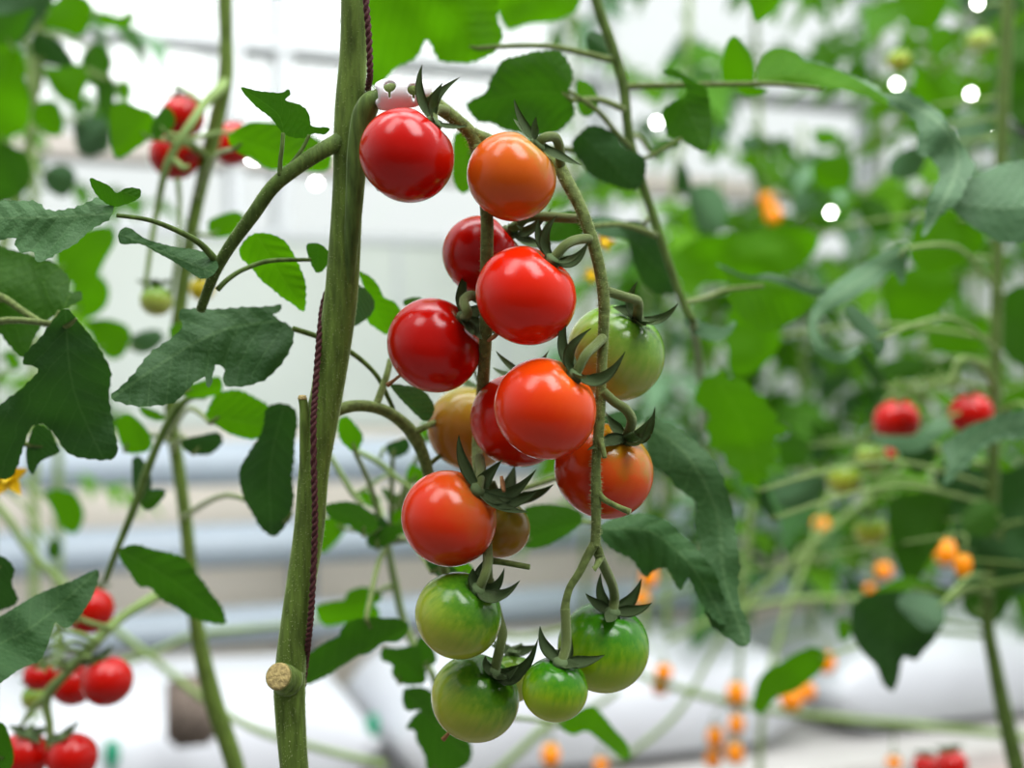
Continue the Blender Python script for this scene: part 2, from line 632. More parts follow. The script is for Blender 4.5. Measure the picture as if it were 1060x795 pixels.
def tomato(label, px, py, d, rpx, mat, axis, sepals=None, pedicel=None, elong=1.0, squash=1.0, style=False, group=None,
           seed=0, sep_len=0.024, sep_w=0.0028, auto=5, cal=True, lowres=False):
    """axis: direction towards the stalk end (x right, y away from the lens, z up); sepals: (px, py, depth) of each tip"""
    c = P(px, py, d)
    r = rpx * d / F
    ax = Vector(axis).normalized()
    q = ax.to_track_quat('Z', 'Y')
    W = Matrix.Translation(c) @ q.to_matrix().to_4x4() @ Matrix.Diagonal((r, r, r * squash, 1))
    bm = tomato_mesh_bm(28 if lowres else 56, 20 if lowres else 40, seed=seed, elong=elong)
    bm.transform(W)
    body = obj('tomato', bm, M[mat], None, world=W)
    tag(body, label, 'tomato', group)
    if style:
        e0 = c - ax * r * .93 * elong * squash
        b2 = bmesh.new()
        dv = -ax + Vector((-.25, -.1, -.1))
        tube(b2, [e0 + ax * .002, e0 + dv * .003, e0 + dv * .0065], [.0007, .0006, .001], 8, 4)
        obj('dried_style', b2, M['dry'], body)
    if not cal:
        return body, c, r, ax
    base = c + ax * r * (0.94 * elong - 0.13) * squash
    hb = bmesh.new()
    tube(hb, [base - ax * .0015, base + ax * .0012, base + ax * .0028], [.0024, .0034, .0018], 12, 3)
    calyx = obj('calyx', hb, M['sepal'], body)
    rnd = random.Random(seed * 13 + 5)
    tips = [P(*s) for s in (sepals or [])]
    if not sepals or len(tips) < auto:
        s1 = ax.orthogonal().normalized()
        s2 = ax.cross(s1)
        need = auto - len(tips)
        ph = rnd.random() * 6
        for k in range(need):
            a = ph + 2 * math.pi * k / max(need, 1)
            rd = s1 * math.cos(a) + s2 * math.sin(a)
            if tips and need < 4:
                rd = (rd + Vector((0, 1.2, 0))).normalized()
                rd = (rd - ax * rd.dot(ax)).normalized()
            tips.append(base + rd * sep_len * rnd.uniform(.7, .95) + ax * sep_len * rnd.uniform(.1, .5))
    for t in tips:
        sb = sepal_bm(base + ax * .0012, t, ax, sep_w * rnd.uniform(.85, 1.15), bulge=rnd.uniform(.5, .62), lift=0.02)
        obj('sepal', sb, M['sepal'], calyx)
    if pedicel:
        pedicel = [tuple(q) + (10.5,) if len(q) == 3 else q for q in pedicel]
        pts = [base + ax * .001] + [P(a, b, dd) for a, b, dd, w in pedicel]
        rad = [pedicel[0][3] / 2 * d / F * 1.05] + [w / 2 * dd / F for a, b, dd, w in pedicel]
        b3 = bmesh.new()
        cs, rs = tube(b3, pts, rad, 10, 6)
        po = obj('pedicel', b3, M['truss'], body)
    return body, c, r, ax


G1 = 'tomatoes of the front truss'
# --- red and orange upper fruit
tomato('glossy red tomato at the top of the truss, just under the white clip', 421, 161, .455, 50, 't_red', (.62, -.05, .72),
       [(437, 67, .452), (458, 86, .444), (476, 80, .455), (484, 130, .446)],
       [(448, 118, .459), (453, 113, .462), (462, 115, .466)], seed=1, sep_len=.02, group=G1)
tomato('pale orange tomato with a yellowish shoulder, directly right of the topmost red tomato', 529.5, 183, .455, 47.5, 't_orange', (.60, -.12, .70),
       [(532, 102, .452), (555, 121, .446), (602, 171, .447)],
       [(563, 143, .452), (574, 142, .456), (579, 152, .461), (580, 170, .466)], seed=2, sep_len=.02, group=G1)
tomato('dark red tomato behind the truss stem, half hidden under the pale orange one', 499, 265, .487, 42.5, 't_red', (.75, -.1, .65),
       [(571, 216, .48), (552, 222, .476), (560, 250, .478)],
       [(541, 228, .484), (556, 224, .482), (590, 226, .474), (602, 226, .468)], seed=3, group=G1)
tomato('large glossy scarlet tomato in front, second row of the truss', 544.5, 306, .452, 53, 't_scarlet', (.55, -.22, .72),
       [(558, 226, .446), (577, 223, .444), (609, 250, .444), (600, 262, .438)],
       [(585, 254, .448), (598, 248, .453), (613, 247, .459)], seed=4, sep_w=.0027, group=G1)
tomato('deep red tomato bulging out on the side towards the thick stem', 449.5, 357.5, .476, 50, 't_red', (.72, -.3, .62),
       [(490, 347, .452), (500, 352, .456)],
       [(484, 324, .459), (480, 312, .463), (488, 306, .468), (499, 312, .471)], seed=5, style=True, group=G1)
tomato('shiny green tomato highest on the side away from the thick stem', 637, 365.5, .492, 51.5, 't_green_pale', (.45, -.35, .75),
       [(660, 291, .474), (702, 314, .476), (684, 329, .466), (668, 337, .464), (634, 318, .478)],
       [(661, 318, .473), (659, 311, .470), (646, 307, .465), (627, 301, .460)], seed=6, group=G1)
tomato('brownish olive tomato half hidden below the deep red one', 487, 443, .535, 44.5, 't_olive', (.3, .2, .9), None, None, seed=7, elong=1.04, group=G1)
tomato('red tomato tucked directly behind the large vermilion one', 537, 435, .489, 51, 't_scarlet', (.2, .3, .9), None, None, seed=8, group=G1)
tomato('large vermilion orange tomato in front at the centre of the truss', 564.5, 423, .450, 54.5, 't_vermilion', (.58, -.22, .66),
       [(588, 324, .446), (612, 340, .440), (647, 364, .440), (610, 388, .434), (581, 345, .462)],
       [(606, 368, .446), (616, 358, .452), (624, 350, .457)], seed=9, sep_w=.0026, group=G1)
tomato('orange red tomato with a greenish shoulder crossed by the truss stem', 625, 487.5, .480, 52, 't_turning', (.45, -.35, .70),
       [(678, 421, .468), (674, 432, .456), (627, 427, .466), (608, 466, .455), (666, 456, .452)],
       [(654, 436, .464), (648, 424, .461), (636, 416, .459), (624, 405, .458)], seed=10, squash=.98, group=G1)
tomato('brick orange tomato low on the truss, above the green ones', 465, 536.5, .462, 51, 't_brick', (.62, -.25, .62),
       [(475, 450, .456), (555, 486, .450), (556, 508, .448), (547, 530, .446), (520, 476, .462)],
       [(497, 496, .462), (498, 486, .472), (496, 474, .485)], seed=11, group=G1)
tomato('small dull green tomato half hidden behind the brick orange one', 517, 547, .492, 32, 't_olive', (.1, -.2, .95), None,
       [(516, 518, .492), (508, 500, .49)], seed=12, group=G1)
tomato('green tomato under the brick orange one, yellowing at its base', 474.5, 637, .458, 45.5, 't_green', (.52, -.38, .72),
       [(490, 588, .450), (522, 588, .448), (538, 601, .442), (530, 610, .438), (503, 578, .46)],
       [(502, 595, .452), (505, 580, .458), (504, 560, .468), (503, 535, .478)], seed=13, group=G1)
tomato('lowest green tomato with a dried brown style at its tip', 492, 722.5, .475, 46, 't_green', (.48, -.35, .75),
       [(557, 661, .462), (553, 674, .455), (536, 690, .452), (503, 678, .458), (545, 688, .46)],
       [(518, 668, .468), (520, 655, .470), (516, 640, .474), (506, 600, .478)], seed=14, style=True, group=G1)
tomato('smallest front green tomato, hanging between the two lowest ones', 574.5, 713.5, .456, 34.5, 't_green_fresh', (.2, -.25, .93),
       [(559, 648, .455), (626, 678, .450), (572, 672, .462), (600, 688, .446)],
       [(586, 668, .456), (586, 650, .457), (585, 630, .458)], seed=15, sep_len=.016, group=G1)
tomato('bright green tomato under the forked end of the truss stem', 624.5, 670, .482, 48, 't_green_fresh', (.2, -.3, .92),
       [(606, 614, .474), (622, 593, .478), (664, 599, .478), (675, 624, .474), (628, 644, .458)],
       [(636, 620, .478), (634, 606, .474), (626, 588, .466), (619, 572, .460)], seed=16, group=G1)
tomato('tiny pale green tomato nearly hidden between the lowest green ones', 528, 702, .503, 27, 't_green_pale', (.1, .2, .95), None, None, seed=17, sep_len=.012, auto=5, group=G1)

# ------------------------------------------------------------------ the main plant
main = empty('tomato_plant', (P(305, 795, .478).x, .478, 0.0), 'thick stemmed tomato plant in front carrying the sharp fruit truss', 'plant')
SD = .478
spec = [(376, -420, SD + .02, 26), (370, -150, SD + .01, 27), (367, 0, SD, 27), (366, 55, SD, 28), (362, 120, SD, 31), (360, 200, SD, 31), (354, 300, SD, 34), (346, 360, SD, 34),
        (339, 405, SD, 33), (332, 440, SD, 34), (325, 490, SD, 31), (320, 550, SD, 31), (311, 610, SD, 30), (302, 680, SD, 31), (300, 720, SD, 32), (305, 795, SD, 29),
        (318, 900, SD, 29), (340, 1400, SD, 30), (352, 2400, SD + .004, 32), (356, 4000, SD + .004, 34)]
bm, cs, rs = ptube(spec, 20, 8, ridge=.045, nr=3)
obj('stem', bm, M['stem'], main)
obj('stem_hairs', hairs(cs[8:130], rs[8:130], 5000, .0009, 3), M['hair'], main)['kind'] = 'stuff'
# swollen node where the truss leaves the stem
bm, _, _ = ptube([(390, 99, .470, 14), (383, 106, .469, 22), (376, 122, .470, 25), (370, 160, .4715, 22), (366, 220, .473, 18), (360, 300, .475, 12)], 16, 6)
obj('node', bm, M['stemd'], main)
bm, _, _ = ptube([(313, 412, .474, 9), (315, 424, .474, 10), (316, 445, .474, 12), (317, 480, .4755, 14), (316, 530, .4765, 12)], 14, 6)
obj('leaf_scar', bm, M['stem'], main)
bm, _, _ = ptube([(313, 409.5, .4738, 8), (313, 413, .474, 10)], 14, 3)
obj('leaf_scar', bm, M['scar'], main)
# cut stump low on the stem
bm = bmesh.new()
p0, p1 = P(298, 704, .475), P(288, 700, .4672)
tube(bm, [p0, p0.lerp(p1, .5), p1], [.0064, .0056, .0052], 18, 4)
stump = obj('pruned_stump', bm, M['stem'], main)
bm = bmesh.new()
dd = (p1 - p0).normalized()
tube(bm, [p1 - dd * .0005, p1 + dd * .0004, p1 + dd * .0008], [.0053, .0048, .0030], 18, 3)
obj('cut_face', bm, M['scar'], stump)
# peduncle and the two arms of the truss
ped = [(384, 106, .471, 17), (396, 97, .470, 15), (415, 92, .469, 15), (436, 97, .469, 15), (455, 111, .469, 15), (472, 124, .470, 14), (487, 138, .472, 14), (495, 158, .474, 14)]
bm, cs, rs = ptube(ped, 14, 6)
truss = obj('truss_stem', bm, M['truss'], main)
obj('truss_hairs', hairs(cs, rs, 900, .0014, 5), M['hair'], truss)['kind'] = 'stuff'
larm = [(494, 150, .473, 14), (500, 185, .473, 14), (504, 225, .465, 13.5), (504, 262, .4645, 13.5), (503, 300, .4695, 13.5), (503, 338, .4665, 13.5), (502, 365, .473, 13), (500, 396, .487, 13),
        (497, 436, .508, 12.5), (494, 465, .506, 11.5), (495, 486, .491, 11), (500, 520, .482, 10), (504, 560, .477, 10), (506, 600, .478, 9), (514, 635, .477, 8), (520, 655, .474, 8)]
bm, cs, rs = ptube(larm, 14, 6)
obj('truss_arm', bm, M['truss'], truss)
obj('truss_hairs', hairs(cs, rs, 900, .0008, 6), M['hair'], truss)['kind'] = 'stuff'
rarm = [(488, 138, .472, 13), (520, 150, .478, 13), (555, 158, .476, 13), (575, 168, .470, 13.5), (588, 190, .464, 14), (600, 213, .4605, 13), (612, 245, .459, 13), (620, 275, .459, 12.5), (625, 308, .459, 12.5), (625, 335, .459, 11.5), (624, 356, .459, 11.5),
        (622, 396, .459, 11), (621, 425, .459, 11.5), (619, 457, .459, 11), (617, 480, .459, 9.5), (617, 508, .459, 11), (617, 543, .459, 10), (616, 566, .459, 10.5)]
bm, cs, rs = ptube(rarm, 14, 6)
obj('truss_arm', bm, M['truss'], truss)
obj('truss_hairs', hairs(cs, rs, 2200, .0011, 7), M['hair'], truss)['kind'] = 'stuff'
for sp_ in ([(616, 562, .459, 10), (608, 576, .4585, 9.5), (600, 592, .458, 8.5), (590, 608, .458, 8), (586, 622, .458, 8.5), (585, 630, .458, 10)],
            [(616, 562, .459, 10), (621, 576, .461, 9), (616, 588, .456, 5), (615, 589, .456, 7)],
            [(617, 508, .459, 10), (624, 516, .458, 7), (636, 523, .455, 6), (652, 530, .452, 7)],
            [(621, 455, .458, 7), (624, 465, .456, 6), (626, 474, .455, 5)],
            [(505, 580, .470, 8), (520, 582, .465, 6.5), (548, 587, .460, 6)]):
    bm, _, _ = ptube(sp_, 10, 5)
    obj('truss_twig', bm, M['truss'], truss)
for (x, y, dd_, ang) in ((505, 353, .4655, .6), (519, 493, .452, -1.4)):
    c0 = P(x, y, dd_)
    bm = bmesh.new()
    tube(bm, [c0, c0 + Vector((math.cos(ang), -.4, math.sin(ang))) * .003, c0 + Vector((math.cos(ang), -.5, math.sin(ang) + .1)) * .006], [.0006, .0009, .0006], 7, 3)
    obj('dried_flower', bm, M['dry'], truss)
# leaf branch going left: petiole with leaflets
pet = [(360, 140, .479, 19), (348, 148, .475, 18), (330, 158, .470, 17), (306, 174, .468, 16), (282, 194, .468, 15), (262, 222, .470, 14.5), (240, 252, .474, 13), (225, 277, .480, 12), (216, 298, .487, 11), (208, 320, .496, 10)]
bm, cs, rs = ptube(pet, 14, 6)
lf = obj('leaf', bm, M['stemd'], main)
obj('leaf_hairs', hairs(cs, rs, 400, .0008, 8), M['hair'], lf)['kind'] = 'stuff'
for sp_ in ([(290, 182, .466, 6), (290, 168, .466, 5), (292, 152, .466, 4.5), (293, 138, .467, 4)],
            [(296, 176, .467, 5), (306, 164, .468, 4.5), (314, 152, .469, 4), (320, 140, .470, 3.5)],
            [(226, 273, .479, 9), (208, 253, .474, 7), (186, 240, .470, 6), (155, 228, .468, 5), (121, 223, .467, 4.5)],
            [(225, 300, .484, 6), (236, 289, .486, 5.5), (252, 279, .490, 5), (280, 270, .495, 5), (322, 269, .50, 4)]):
    bm, _, _ = ptube(sp_, 9, 5)
    obj('leaf_stalk', bm, M['stemd'], lf)
leaf(lf, A((660, 240), (710, 250), (770, 255), (793, 243), (796, 260), (780, 275), (800, 280), (832, 292), (850, 320), (856, 348), (905, 350), (890, 370), (860, 365), (830, 380), (780, 368), (740, 320), (700, 290)), .468, 'M', 'leaflet', ty=.02, spine=A((780, 370), (760, 310), (660, 240)))
leaf(lf, A((0, 552), (100, 555), (130, 575), (190, 575), (250, 550), (290, 540), (314, 565), (300, 600), (265, 620), (210, 665), (170, 690), (130, 710), (100, 718), (90, 690), (60, 695), (40, 668), (45, 650), (0, 660), (-60, 650), (-90, 600)), .467, 'S', 'leaflet', ty=-.03, spine=A((314, 585), (150, 595), (-90, 600)), ser=.8)
leaf(lf, A((248, 488), (300, 510), (320, 530), (345, 515), (385, 520), (380, 545), (340, 562), (310, 568), (275, 545), (255, 520)), .470, 'M', 'leaflet', ty=.02)
leaf(lf, A((325, 640), (350, 622), (400, 655), (470, 675), (560, 690), (597, 720), (590, 750), (550, 765), (500, 732), (430, 692), (380, 668), (330, 670)), .476, 'D', 'leaflet', ty=-.02)
leaf(lf, [(247, 260), (264, 241), (292, 247), (303, 262), (312, 280), (317, 300), (314, 323), (302, 314), (290, 306), (272, 291), (257, 274)], .505, 'B', 'leaflet', ty=.02, ser=.6)
leaf(lf, [(317, 254), (330, 252), (341, 262), (338, 276), (328, 283), (321, 270)], .50, 'M', 'leaflet', ty=.02)
# big folded leaflet: an upper half facing up and a lower half hanging
leaf(lf, B((305, 430), (355, 375), (420, 300), (500, 240), (488, 198), (500, 183), (560, 187), (640, 182), (710, 180), (775, 172), (770, 190), (742, 205), (780, 222), (806, 245), (790, 310), (750, 360), (690, 395), (625, 398), (612, 380), (615, 345), (590, 340), (580, 390), (565, 408), (560, 370), (520, 400), (480, 440), (440, 450), (370, 450)),
     .50, 'D', 'leaflet', ty=-.025, tx=.005, spine=B((790, 215), (620, 240), (480, 310), (305, 430)), cup=.35, ser=.5)
# petiole passing behind the stem to the right
bm, _, _ = ptube([(303, 340, .500, 6), (328, 348, .505, 6), (350, 357, .508, 6), (372, 371, .51, 5.5), (390, 389, .512, 5), (402, 412, .515, 5), (410, 430, .52, 4)], 9, 5)
lf2 = obj('leaf', bm, M['stemd'], main)
leaf(lf2, [(404, 398), (420, 399), (437, 403), (450, 421), (442, 437), (425, 424), (412, 410)], .52, 'G', 'leaflet', ty=.02)
leaf(lf2, [(371, 281), (383, 286), (392, 296), (398, 308), (409, 313), (416, 326), (407, 337), (401, 347), (391, 341), (380, 332), (383, 323), (379, 304)], .545, 'B', 'leaflet', ty=.02)
leaf(lf2, [(362, 295), (375, 297), (386, 308), (388, 318), (381, 329), (360, 338)], .53, 'G', 'leaflet', ty=.02)
leaf(lf2, [(417, 312), (425, 308), (437, 309), (436, 318), (422, 319)], .55, 'M', 'leaflet')
# pale forked side shoot behind the truss
bm, _, _ = ptube([(340, 430, .496, 12), (354, 423, .50, 13), (370, 420, .503, 12.5), (389, 422, .507, 12.5), (407, 430, .512, 12.5), (425, 446, .518, 14), (436, 466, .522, 13), (443, 489, .526, 12), (450, 540, .54, 11), (470, 640, .56, 9)], 12, 6)
lf3 = obj('side_shoot', bm, M['truss'], main)
for sp_ in ([(389, 420, .507, 8), (395, 404, .51, 8), (401, 386, .512, 7), (404, 372, .515, 6)], [(430, 447, .518, 8), (442, 441, .52, 7), (458, 434, .53, 6)], [(441, 484, .524, 6), (450, 476, .527, 5), (462, 468, .53, 5)]):
    bm, _, _ = ptube(sp_, 9, 5)
    obj('leaf_stalk', bm, M['truss'], lf3)

# white truss clip
poly = catmull([Vector(p) for p in [(388, 84), (394, 80), (400, 79), (402, 75), (412, 75), (416, 78), (424, 79), (433, 80), (444, 82), (447, 90), (444, 98), (436, 101), (432, 108), (420, 110), (408, 112), (392, 111), (389, 106), (391, 100), (390, 92), (387, 88)]], 3, closed=True)
def keyhole(x, y, r):
    ring = [Vector((x + r * math.cos(R(t)), y + r * math.sin(R(t)))) for t in range(102, 439, 24)]
    return ring + [Vector((x + .8, y + r + 5.5)), Vector((x - .8, y + r + 5.5))]
hl = [keyhole(403, 88.5, 6.8), keyhole(428, 92, 6.6)]
v2, tris = sheet(poly, 3.0, hl)
bm = bmesh.new()
vs = []
for q in v2:
    dep = .4595 + ((q.y - 94) / 18) ** 2 * .004 + ((q.x - 416) / 30) ** 2 * .002
    c = P(q.x, q.y, .4595)
    vs.append(bm.verts.new((c.x, dep, c.z)))
for t in tris:
    bm.faces.new([vs[i] for i in t])
bmesh.ops.recalc_face_normals(bm, faces=bm.faces)
bmesh.ops.solidify(bm, geom=bm.faces[:], thickness=0.0011)
clip = obj('truss_clip', bm, M['clip'], None)
tag(clip, 'white plastic clip with two round holes on the truss stalk', 'clip')
bm, _, _ = ptube([(389, 104, .476, 7), (390, 106, .470, 8), (394, 106, .4645, 8)], 10, 4)
obj('clip_hinge', bm, M['clip'], clip)

# maroon twine
tw = [(372, -420, .474, 0), (377, -60, .468, 0), (379, 0, .466, 0), (382, 40, .466, 0), (383, 75, .4675, 0), (381, 92, .475, 0), (379, 125, .484, 0), (370, 200, .489, 0), (352, 270, .488, 0), (336, 310, .482, 0), (331.5, 340, .475, 0), (328.5, 375, .4715, 0), (326, 410, .4685, 0), (324.5, 440, .4665, 0), (325, 490, .467, 0),
      (326, 530, .4675, 0), (325.5, 565, .469, 0), (323.5, 610, .470, 0), (321.5, 640, .471, 0), (319, 665, .474, 0), (316, 690, .481, 0), (310, 740, .489, 0), (300, 800, .489, 0), (300, 1000, .489, 0)]
base = catmull([P(a, b, c) for a, b, c, _ in tw], 14)
bm = bmesh.new()
for s in range(2):
    pts = []
    for i, c in enumerate(base):
        t = (base[min(i + 1, len(base) - 1)] - base[max(i - 1, 0)]).normalized()
        u = (Vector((0, 1, 0)) - t * t.y).normalized()
        w = t.cross(u)
        a = i * 1.05 + s * math.pi
        pts.append(c + (u * math.cos(a) + w * math.sin(a)) * .00055)
    tube(bm, pts, [.0008] * len(pts), 7, 2)
tag(obj('twine', bm, M['twine'], None), 'dark maroon twisted twine wound around the thick stem', 'twine')

# ------------------------------------------------------------------ plant reaching in from the left edge
edge = empty('tomato_plant', (P(-60, 400, .52).x, .52, 0.0), 'dark leaved tomato plant at the left edge, only its leaves in view', 'plant')
bm, _, _ = ptube([(-80, -500, .56, 26), (-70, 100, .54, 27), (-60, 400, .53, 28), (-70, 800, .53, 30), (-60, 4000, .53, 30)], 12, 6)
obj('stem', bm, M['stem'], edge)
leaf(edge, B((175, 185), (120, 250), (60, 330), (106, 350), (70, 395), (0, 450), (-60, 540), (-40, 640), (20, 650), (40, 640), (55, 590), (70, 545), (95, 500), (135, 510), (180, 575), (230, 595), (290, 600), (325, 580), (310, 500), (300, 420), (300, 340), (240, 250), (200, 200)),
     .505, 'D', ty=.02, tx=.01, spine=B((180, 190), (200, 400), (280, 590)), cup=.15, ser=.5)
lf4 = leaf(edge, B((-30, 10), (20, 20), (60, 30), (110, 45), (150, 60), (190, 100), (190, 138), (220, 135), (222, 160), (190, 180), (150, 200), (100, 250), (70, 320), (30, 290), (0, 250), (-30, 240)), .53, 'M', ty=-.01, spine=B((-30, 150), (130, 225), (190, 150)), ser=.6)
bm, _, _ = ptube([(-60, 290, .53, 9), (0, 307, .525, 8), (25, 323, .522, 7), (50, 336, .52, 6), (62, 322, .52, 4)], 9, 5)
obj('leaf_stalk', bm, M['truss'], lf4)
leaf(edge, Cc((-60, 410), (0, 380), (100, 320), (200, 280), (270, 250), (266, 290), (240, 350), (190, 410), (165, 405), (150, 395), (140, 430), (110, 500), (60, 520), (0, 562), (-60, 580)), .51, 'D', ty=-.03, spine=Cc((-60, 480), (100, 400), (270, 250)), cup=.3)
leaf(edge, Cc((-30, 215), (10, 215), (40, 250), (32, 290), (50, 340), (0, 362), (-30, 365)), .55, 'D', ty=.02)
leaf(edge, B((95, 505), (135, 515), (150, 545), (165, 575), (150, 585), (110, 605), (90, 640), (75, 620), (72, 570)), .54, 'D', ty=.02)
leaf(edge, Cc((-20, 690), (10, 670), (30, 720), (38, 770), (25, 800), (-20, 810)), .55, 'M', ty=.02)

# ------------------------------------------------------------------ left background vine with its red truss
lv = empty('tomato_plant', (P(245, 795, .78).x, .78, 0.0), 'blurred tomato vine with a slanting stem left of the thick stem', 'plant')
LD = .78
bm, _, _ = ptube([(232, -300, LD, 15), (233, 0, LD, 15), (234, 40, LD, 14), (233, 83, LD, 16), (222, 135, LD, 17), (209, 190, LD, 14), (199, 236, LD, 14), (189, 298, LD, 14), (179, 380, LD, 14), (177, 430, LD, 14), (182, 465, LD, 14), (189, 515, LD, 13.5), (194, 555, LD, 14), (200, 620, LD, 15), (208, 672, LD, 17), (222, 729, LD, 20), (245, 800, LD, 20), (262, 900, LD, 20), (280, 2560, LD, 22)], 12, 6)
obj('stem', bm, M['stem'], lv)
bm, _, _ = ptube([(234, 84, LD, 11), (226, 94, LD - .02, 11), (212, 107, LD - .04, 10), (200, 125, LD - .055, 9), (188, 143, LD - .06, 9), (178, 160, LD - .06, 9), (170, 180, LD - .058, 8), (163, 215, LD - .05, 7), (157, 250, LD - .05, 6), (150, 300, LD - .05, 5)], 10, 6)
tr2 = obj('truss_stem', bm, M['farstem'], lv)
for sp_ in ([(184, 150, LD - .06, 6), (200, 143, LD - .05, 5), (222, 138, LD - .03, 5), (250, 137, LD - .02, 4)], [(182, 152, LD - .06, 6), (172, 138, LD - .065, 5), (164, 118, LD - .06, 4)], [(180, 165, LD - .062, 6), (190, 174, LD - .066, 6), (196, 172, LD - .066, 5)],
            [(184, 185, LD - .03, 6), (186, 215, LD - .03, 5), (184, 260, LD - .03, 5), (176, 310, LD - .02, 5)], [(205, 105, LD - .03, 6), (190, 92, LD - .02, 4), (178, 90, LD, 3)]):
    bm, _, _ = ptube(sp_, 8, 5)
    obj('truss_twig', bm, M['farstem'], tr2)
leaf(lv, A((300, 300), (340, 280), (390, 300), (420, 310), (425, 350), (410, 380), (370, 410), (330, 435), (308, 420)), .72, 'B', ty=.02)
leaf(lv, A((440, 300), (462, 292), (480, 320), (475, 350), (450, 370), (425, 385), (412, 350)), .71, 'M', ty=.02)
leaf(lv, [(236, 141), (255, 128), (268, 126), (300, 130), (322, 140), (342, 155), (340, 176), (318, 177), (300, 173), (280, 176), (262, 165), (245, 157)], .62, 'B', ty=.02, tx=.01)
leaf(lv, A((570, 610), (600, 590), (650, 580), (675, 600), (665, 640), (620, 650), (580, 650)), .72, 'B', ty=.02)
leaf(lv, B((320, 500), (350, 470), (400, 510), (418, 560), (390, 580), (340, 575)), .66, 'B', ty=.02)
leaf(lv, B((565, 480), (575, 450), (600, 415), (660, 408), (720, 440), (760, 468), (790, 495), (805, 520), (770, 510), (735, 500), (700, 545), (640, 530), (600, 510)), .6, 'B', ty=.02, ser=.6)
lf5 = leaf(lv, B((735, 452), (790, 448), (815, 470), (812, 520), (806, 590), (802, 650), (805, 720), (790, 765), (755, 810), (720, 790), (690, 745), (668, 700), (655, 640), (680, 580), (715, 530)), .575, 'D', ty=.02, spine=B((780, 450), (740, 620), (745, 805)), ser=.7)
leaf(lv, B((500, 545), (560, 530), (600, 524), (612, 550), (580, 582), (540, 585), (510, 575)), .64, 'D', ty=.02)
leaf(lv, B((500, 400), (560, 380), (600, 370), (612, 395), (600, 420), (540, 430), (500, 420)), .62, 'B', ty=.02)
bm, _, _ = ptube([(212, 411, LD - .13, 6), (196, 412, LD - .14, 7), (180, 428, LD - .14, 9), (165, 456, LD - .14, 8), (153, 485, LD - .14, 9), (142, 517, LD - .14, 9), (131, 545, LD - .14, 8), (119, 574, LD - .14, 7), (109, 602, LD - .14, 6)], 10, 6)
lf6 = obj('leaf', bm, M['stemd'], lv)
leaf(lf6, B((362, 600), (385, 590), (410, 630), (415, 680), (380, 705), (365, 690)), .645, 'D', 'leaflet')
leaf(lf6, B((385, 690), (420, 680), (455, 685), (440, 715), (408, 738), (385, 720)), .64, 'M', 'leaflet')
leaf(lf6, Cc((325, 200), (370, 182), (440, 200), (500, 215), (540, 260), (575, 310), (600, 340), (622, 398), (580, 396), (540, 388), (490, 360), (440, 330), (410, 300), (380, 296), (350, 250)), .60, 'M', 'leaflet', ty=.02, tx=.01, spine=Cc((330, 200), (470, 280), (622, 398)), ser=.8)
leaf(lf6, B((385, 450), (440, 470), (455, 485), (430, 492), (390, 475)), .65, 'B', 'leaflet')
leaf(lf6, B((465, 235), (505, 220), (500, 245), (470, 270)), .7, 'B', 'leaflet')
# lower left truss
bm, _, _ = ptube([(189, 600, LD, 9), (165, 615, .75, 11), (145, 627, .735, 11), (128, 638, .725, 10), (108, 655, .71, 11), (88, 676, .70, 11), (68, 698, .70, 10), (52, 715, .70, 11), (48, 730, .70, 9), (52, 755, .70, 8), (50, 780, .70, 7)], 10, 6)
tr3 = obj('truss_stem', bm, M['farstem'], lv)
for sp_ in ([(88, 676, .70, 6), (70, 672, .69, 5), (52, 668, .69, 4), (38, 680, .69, 4)], [(100, 664, .70, 6), (82, 656, .69, 5), (62, 652, .69, 4), (50, 660, .69, 4)], [(80, 684, .70, 6), (92, 680, .69, 5), (100, 688, .69, 4)],
            [(112, 650, .71, 6), (98, 646, .70, 5), (80, 640, .70, 4)], [(46, 722, .70, 7), (32, 735, .70, 5), (22, 752, .70, 5)], [(70, 692, .70, 5), (58, 686, .69, 4), (46, 690, .69, 4)], [(92, 668, .70, 5), (76, 664, .69, 4), (66, 668, .685, 4)]):
    bm, _, _ = ptube(sp_, 8, 5)
    obj('truss_twig', bm, M['farstem'], tr3)
for x, y, d_ in ((36, 682, .69), (46, 660, .69), (62, 652, .69), (78, 640, .70), (46, 690, .69), (64, 668, .685)):
    c0 = P(x, y, d_)
    bm = bmesh.new()
    for k in range(5):
        a = k * 1.256
        tip = c0 + Vector((math.cos(a) * .005, -.003, math.sin(a) * .005 + .002))
        tube(bm, [c0, c0.lerp(tip, .6), tip], [.0012, .0009, .0003], 6, 3)
    obj('empty_calyx', bm, M['farstem'], tr3)

gA = 'red tomatoes of the blurred left vine, upper truss'
tomato('blurred red tomato upper left, above its twin beside the slanting vine', 189, 121, .765, 22.5, 't_red', (-.2, .1, .97), seed=21, group=gA, sep_len=.014, lowres=True)
tomato('blurred red tomato upper left, below its twin, crossed by a truss twig', 181, 161, .775, 26, 't_red', (.1, .4, .9), seed=22, group=gA, sep_len=.014, lowres=True)
tomato('blurred red tomato half behind a bright leaf, just right of the slanting vine', 241, 149, .83, 20, 't_red', (.1, .4, .9), seed=23, group=gA, elong=1.25, sep_len=.014, lowres=True)
tomato('pale green unripe tomato hanging low on the slanting vine', 162, 311, .76, 17, 't_green_pale', (0, 0, 1), seed=24, sep_len=.014, lowres=True)
tomato('small yellowish tomato beside the slanting vine behind the leaf branch', 209, 299, .80, 13, 't_yellow', (0, 0, 1), seed=25, sep_len=.012, lowres=True)
gB = 'red tomatoes of the lower left truss'
tomato('blurred red tomato peeking over the dark leaf, topmost of the lower left truss', 92, 631, .74, 26, 't_red', (.1, .3, .9), seed=31, group=gB, sep_len=.014, lowres=True)
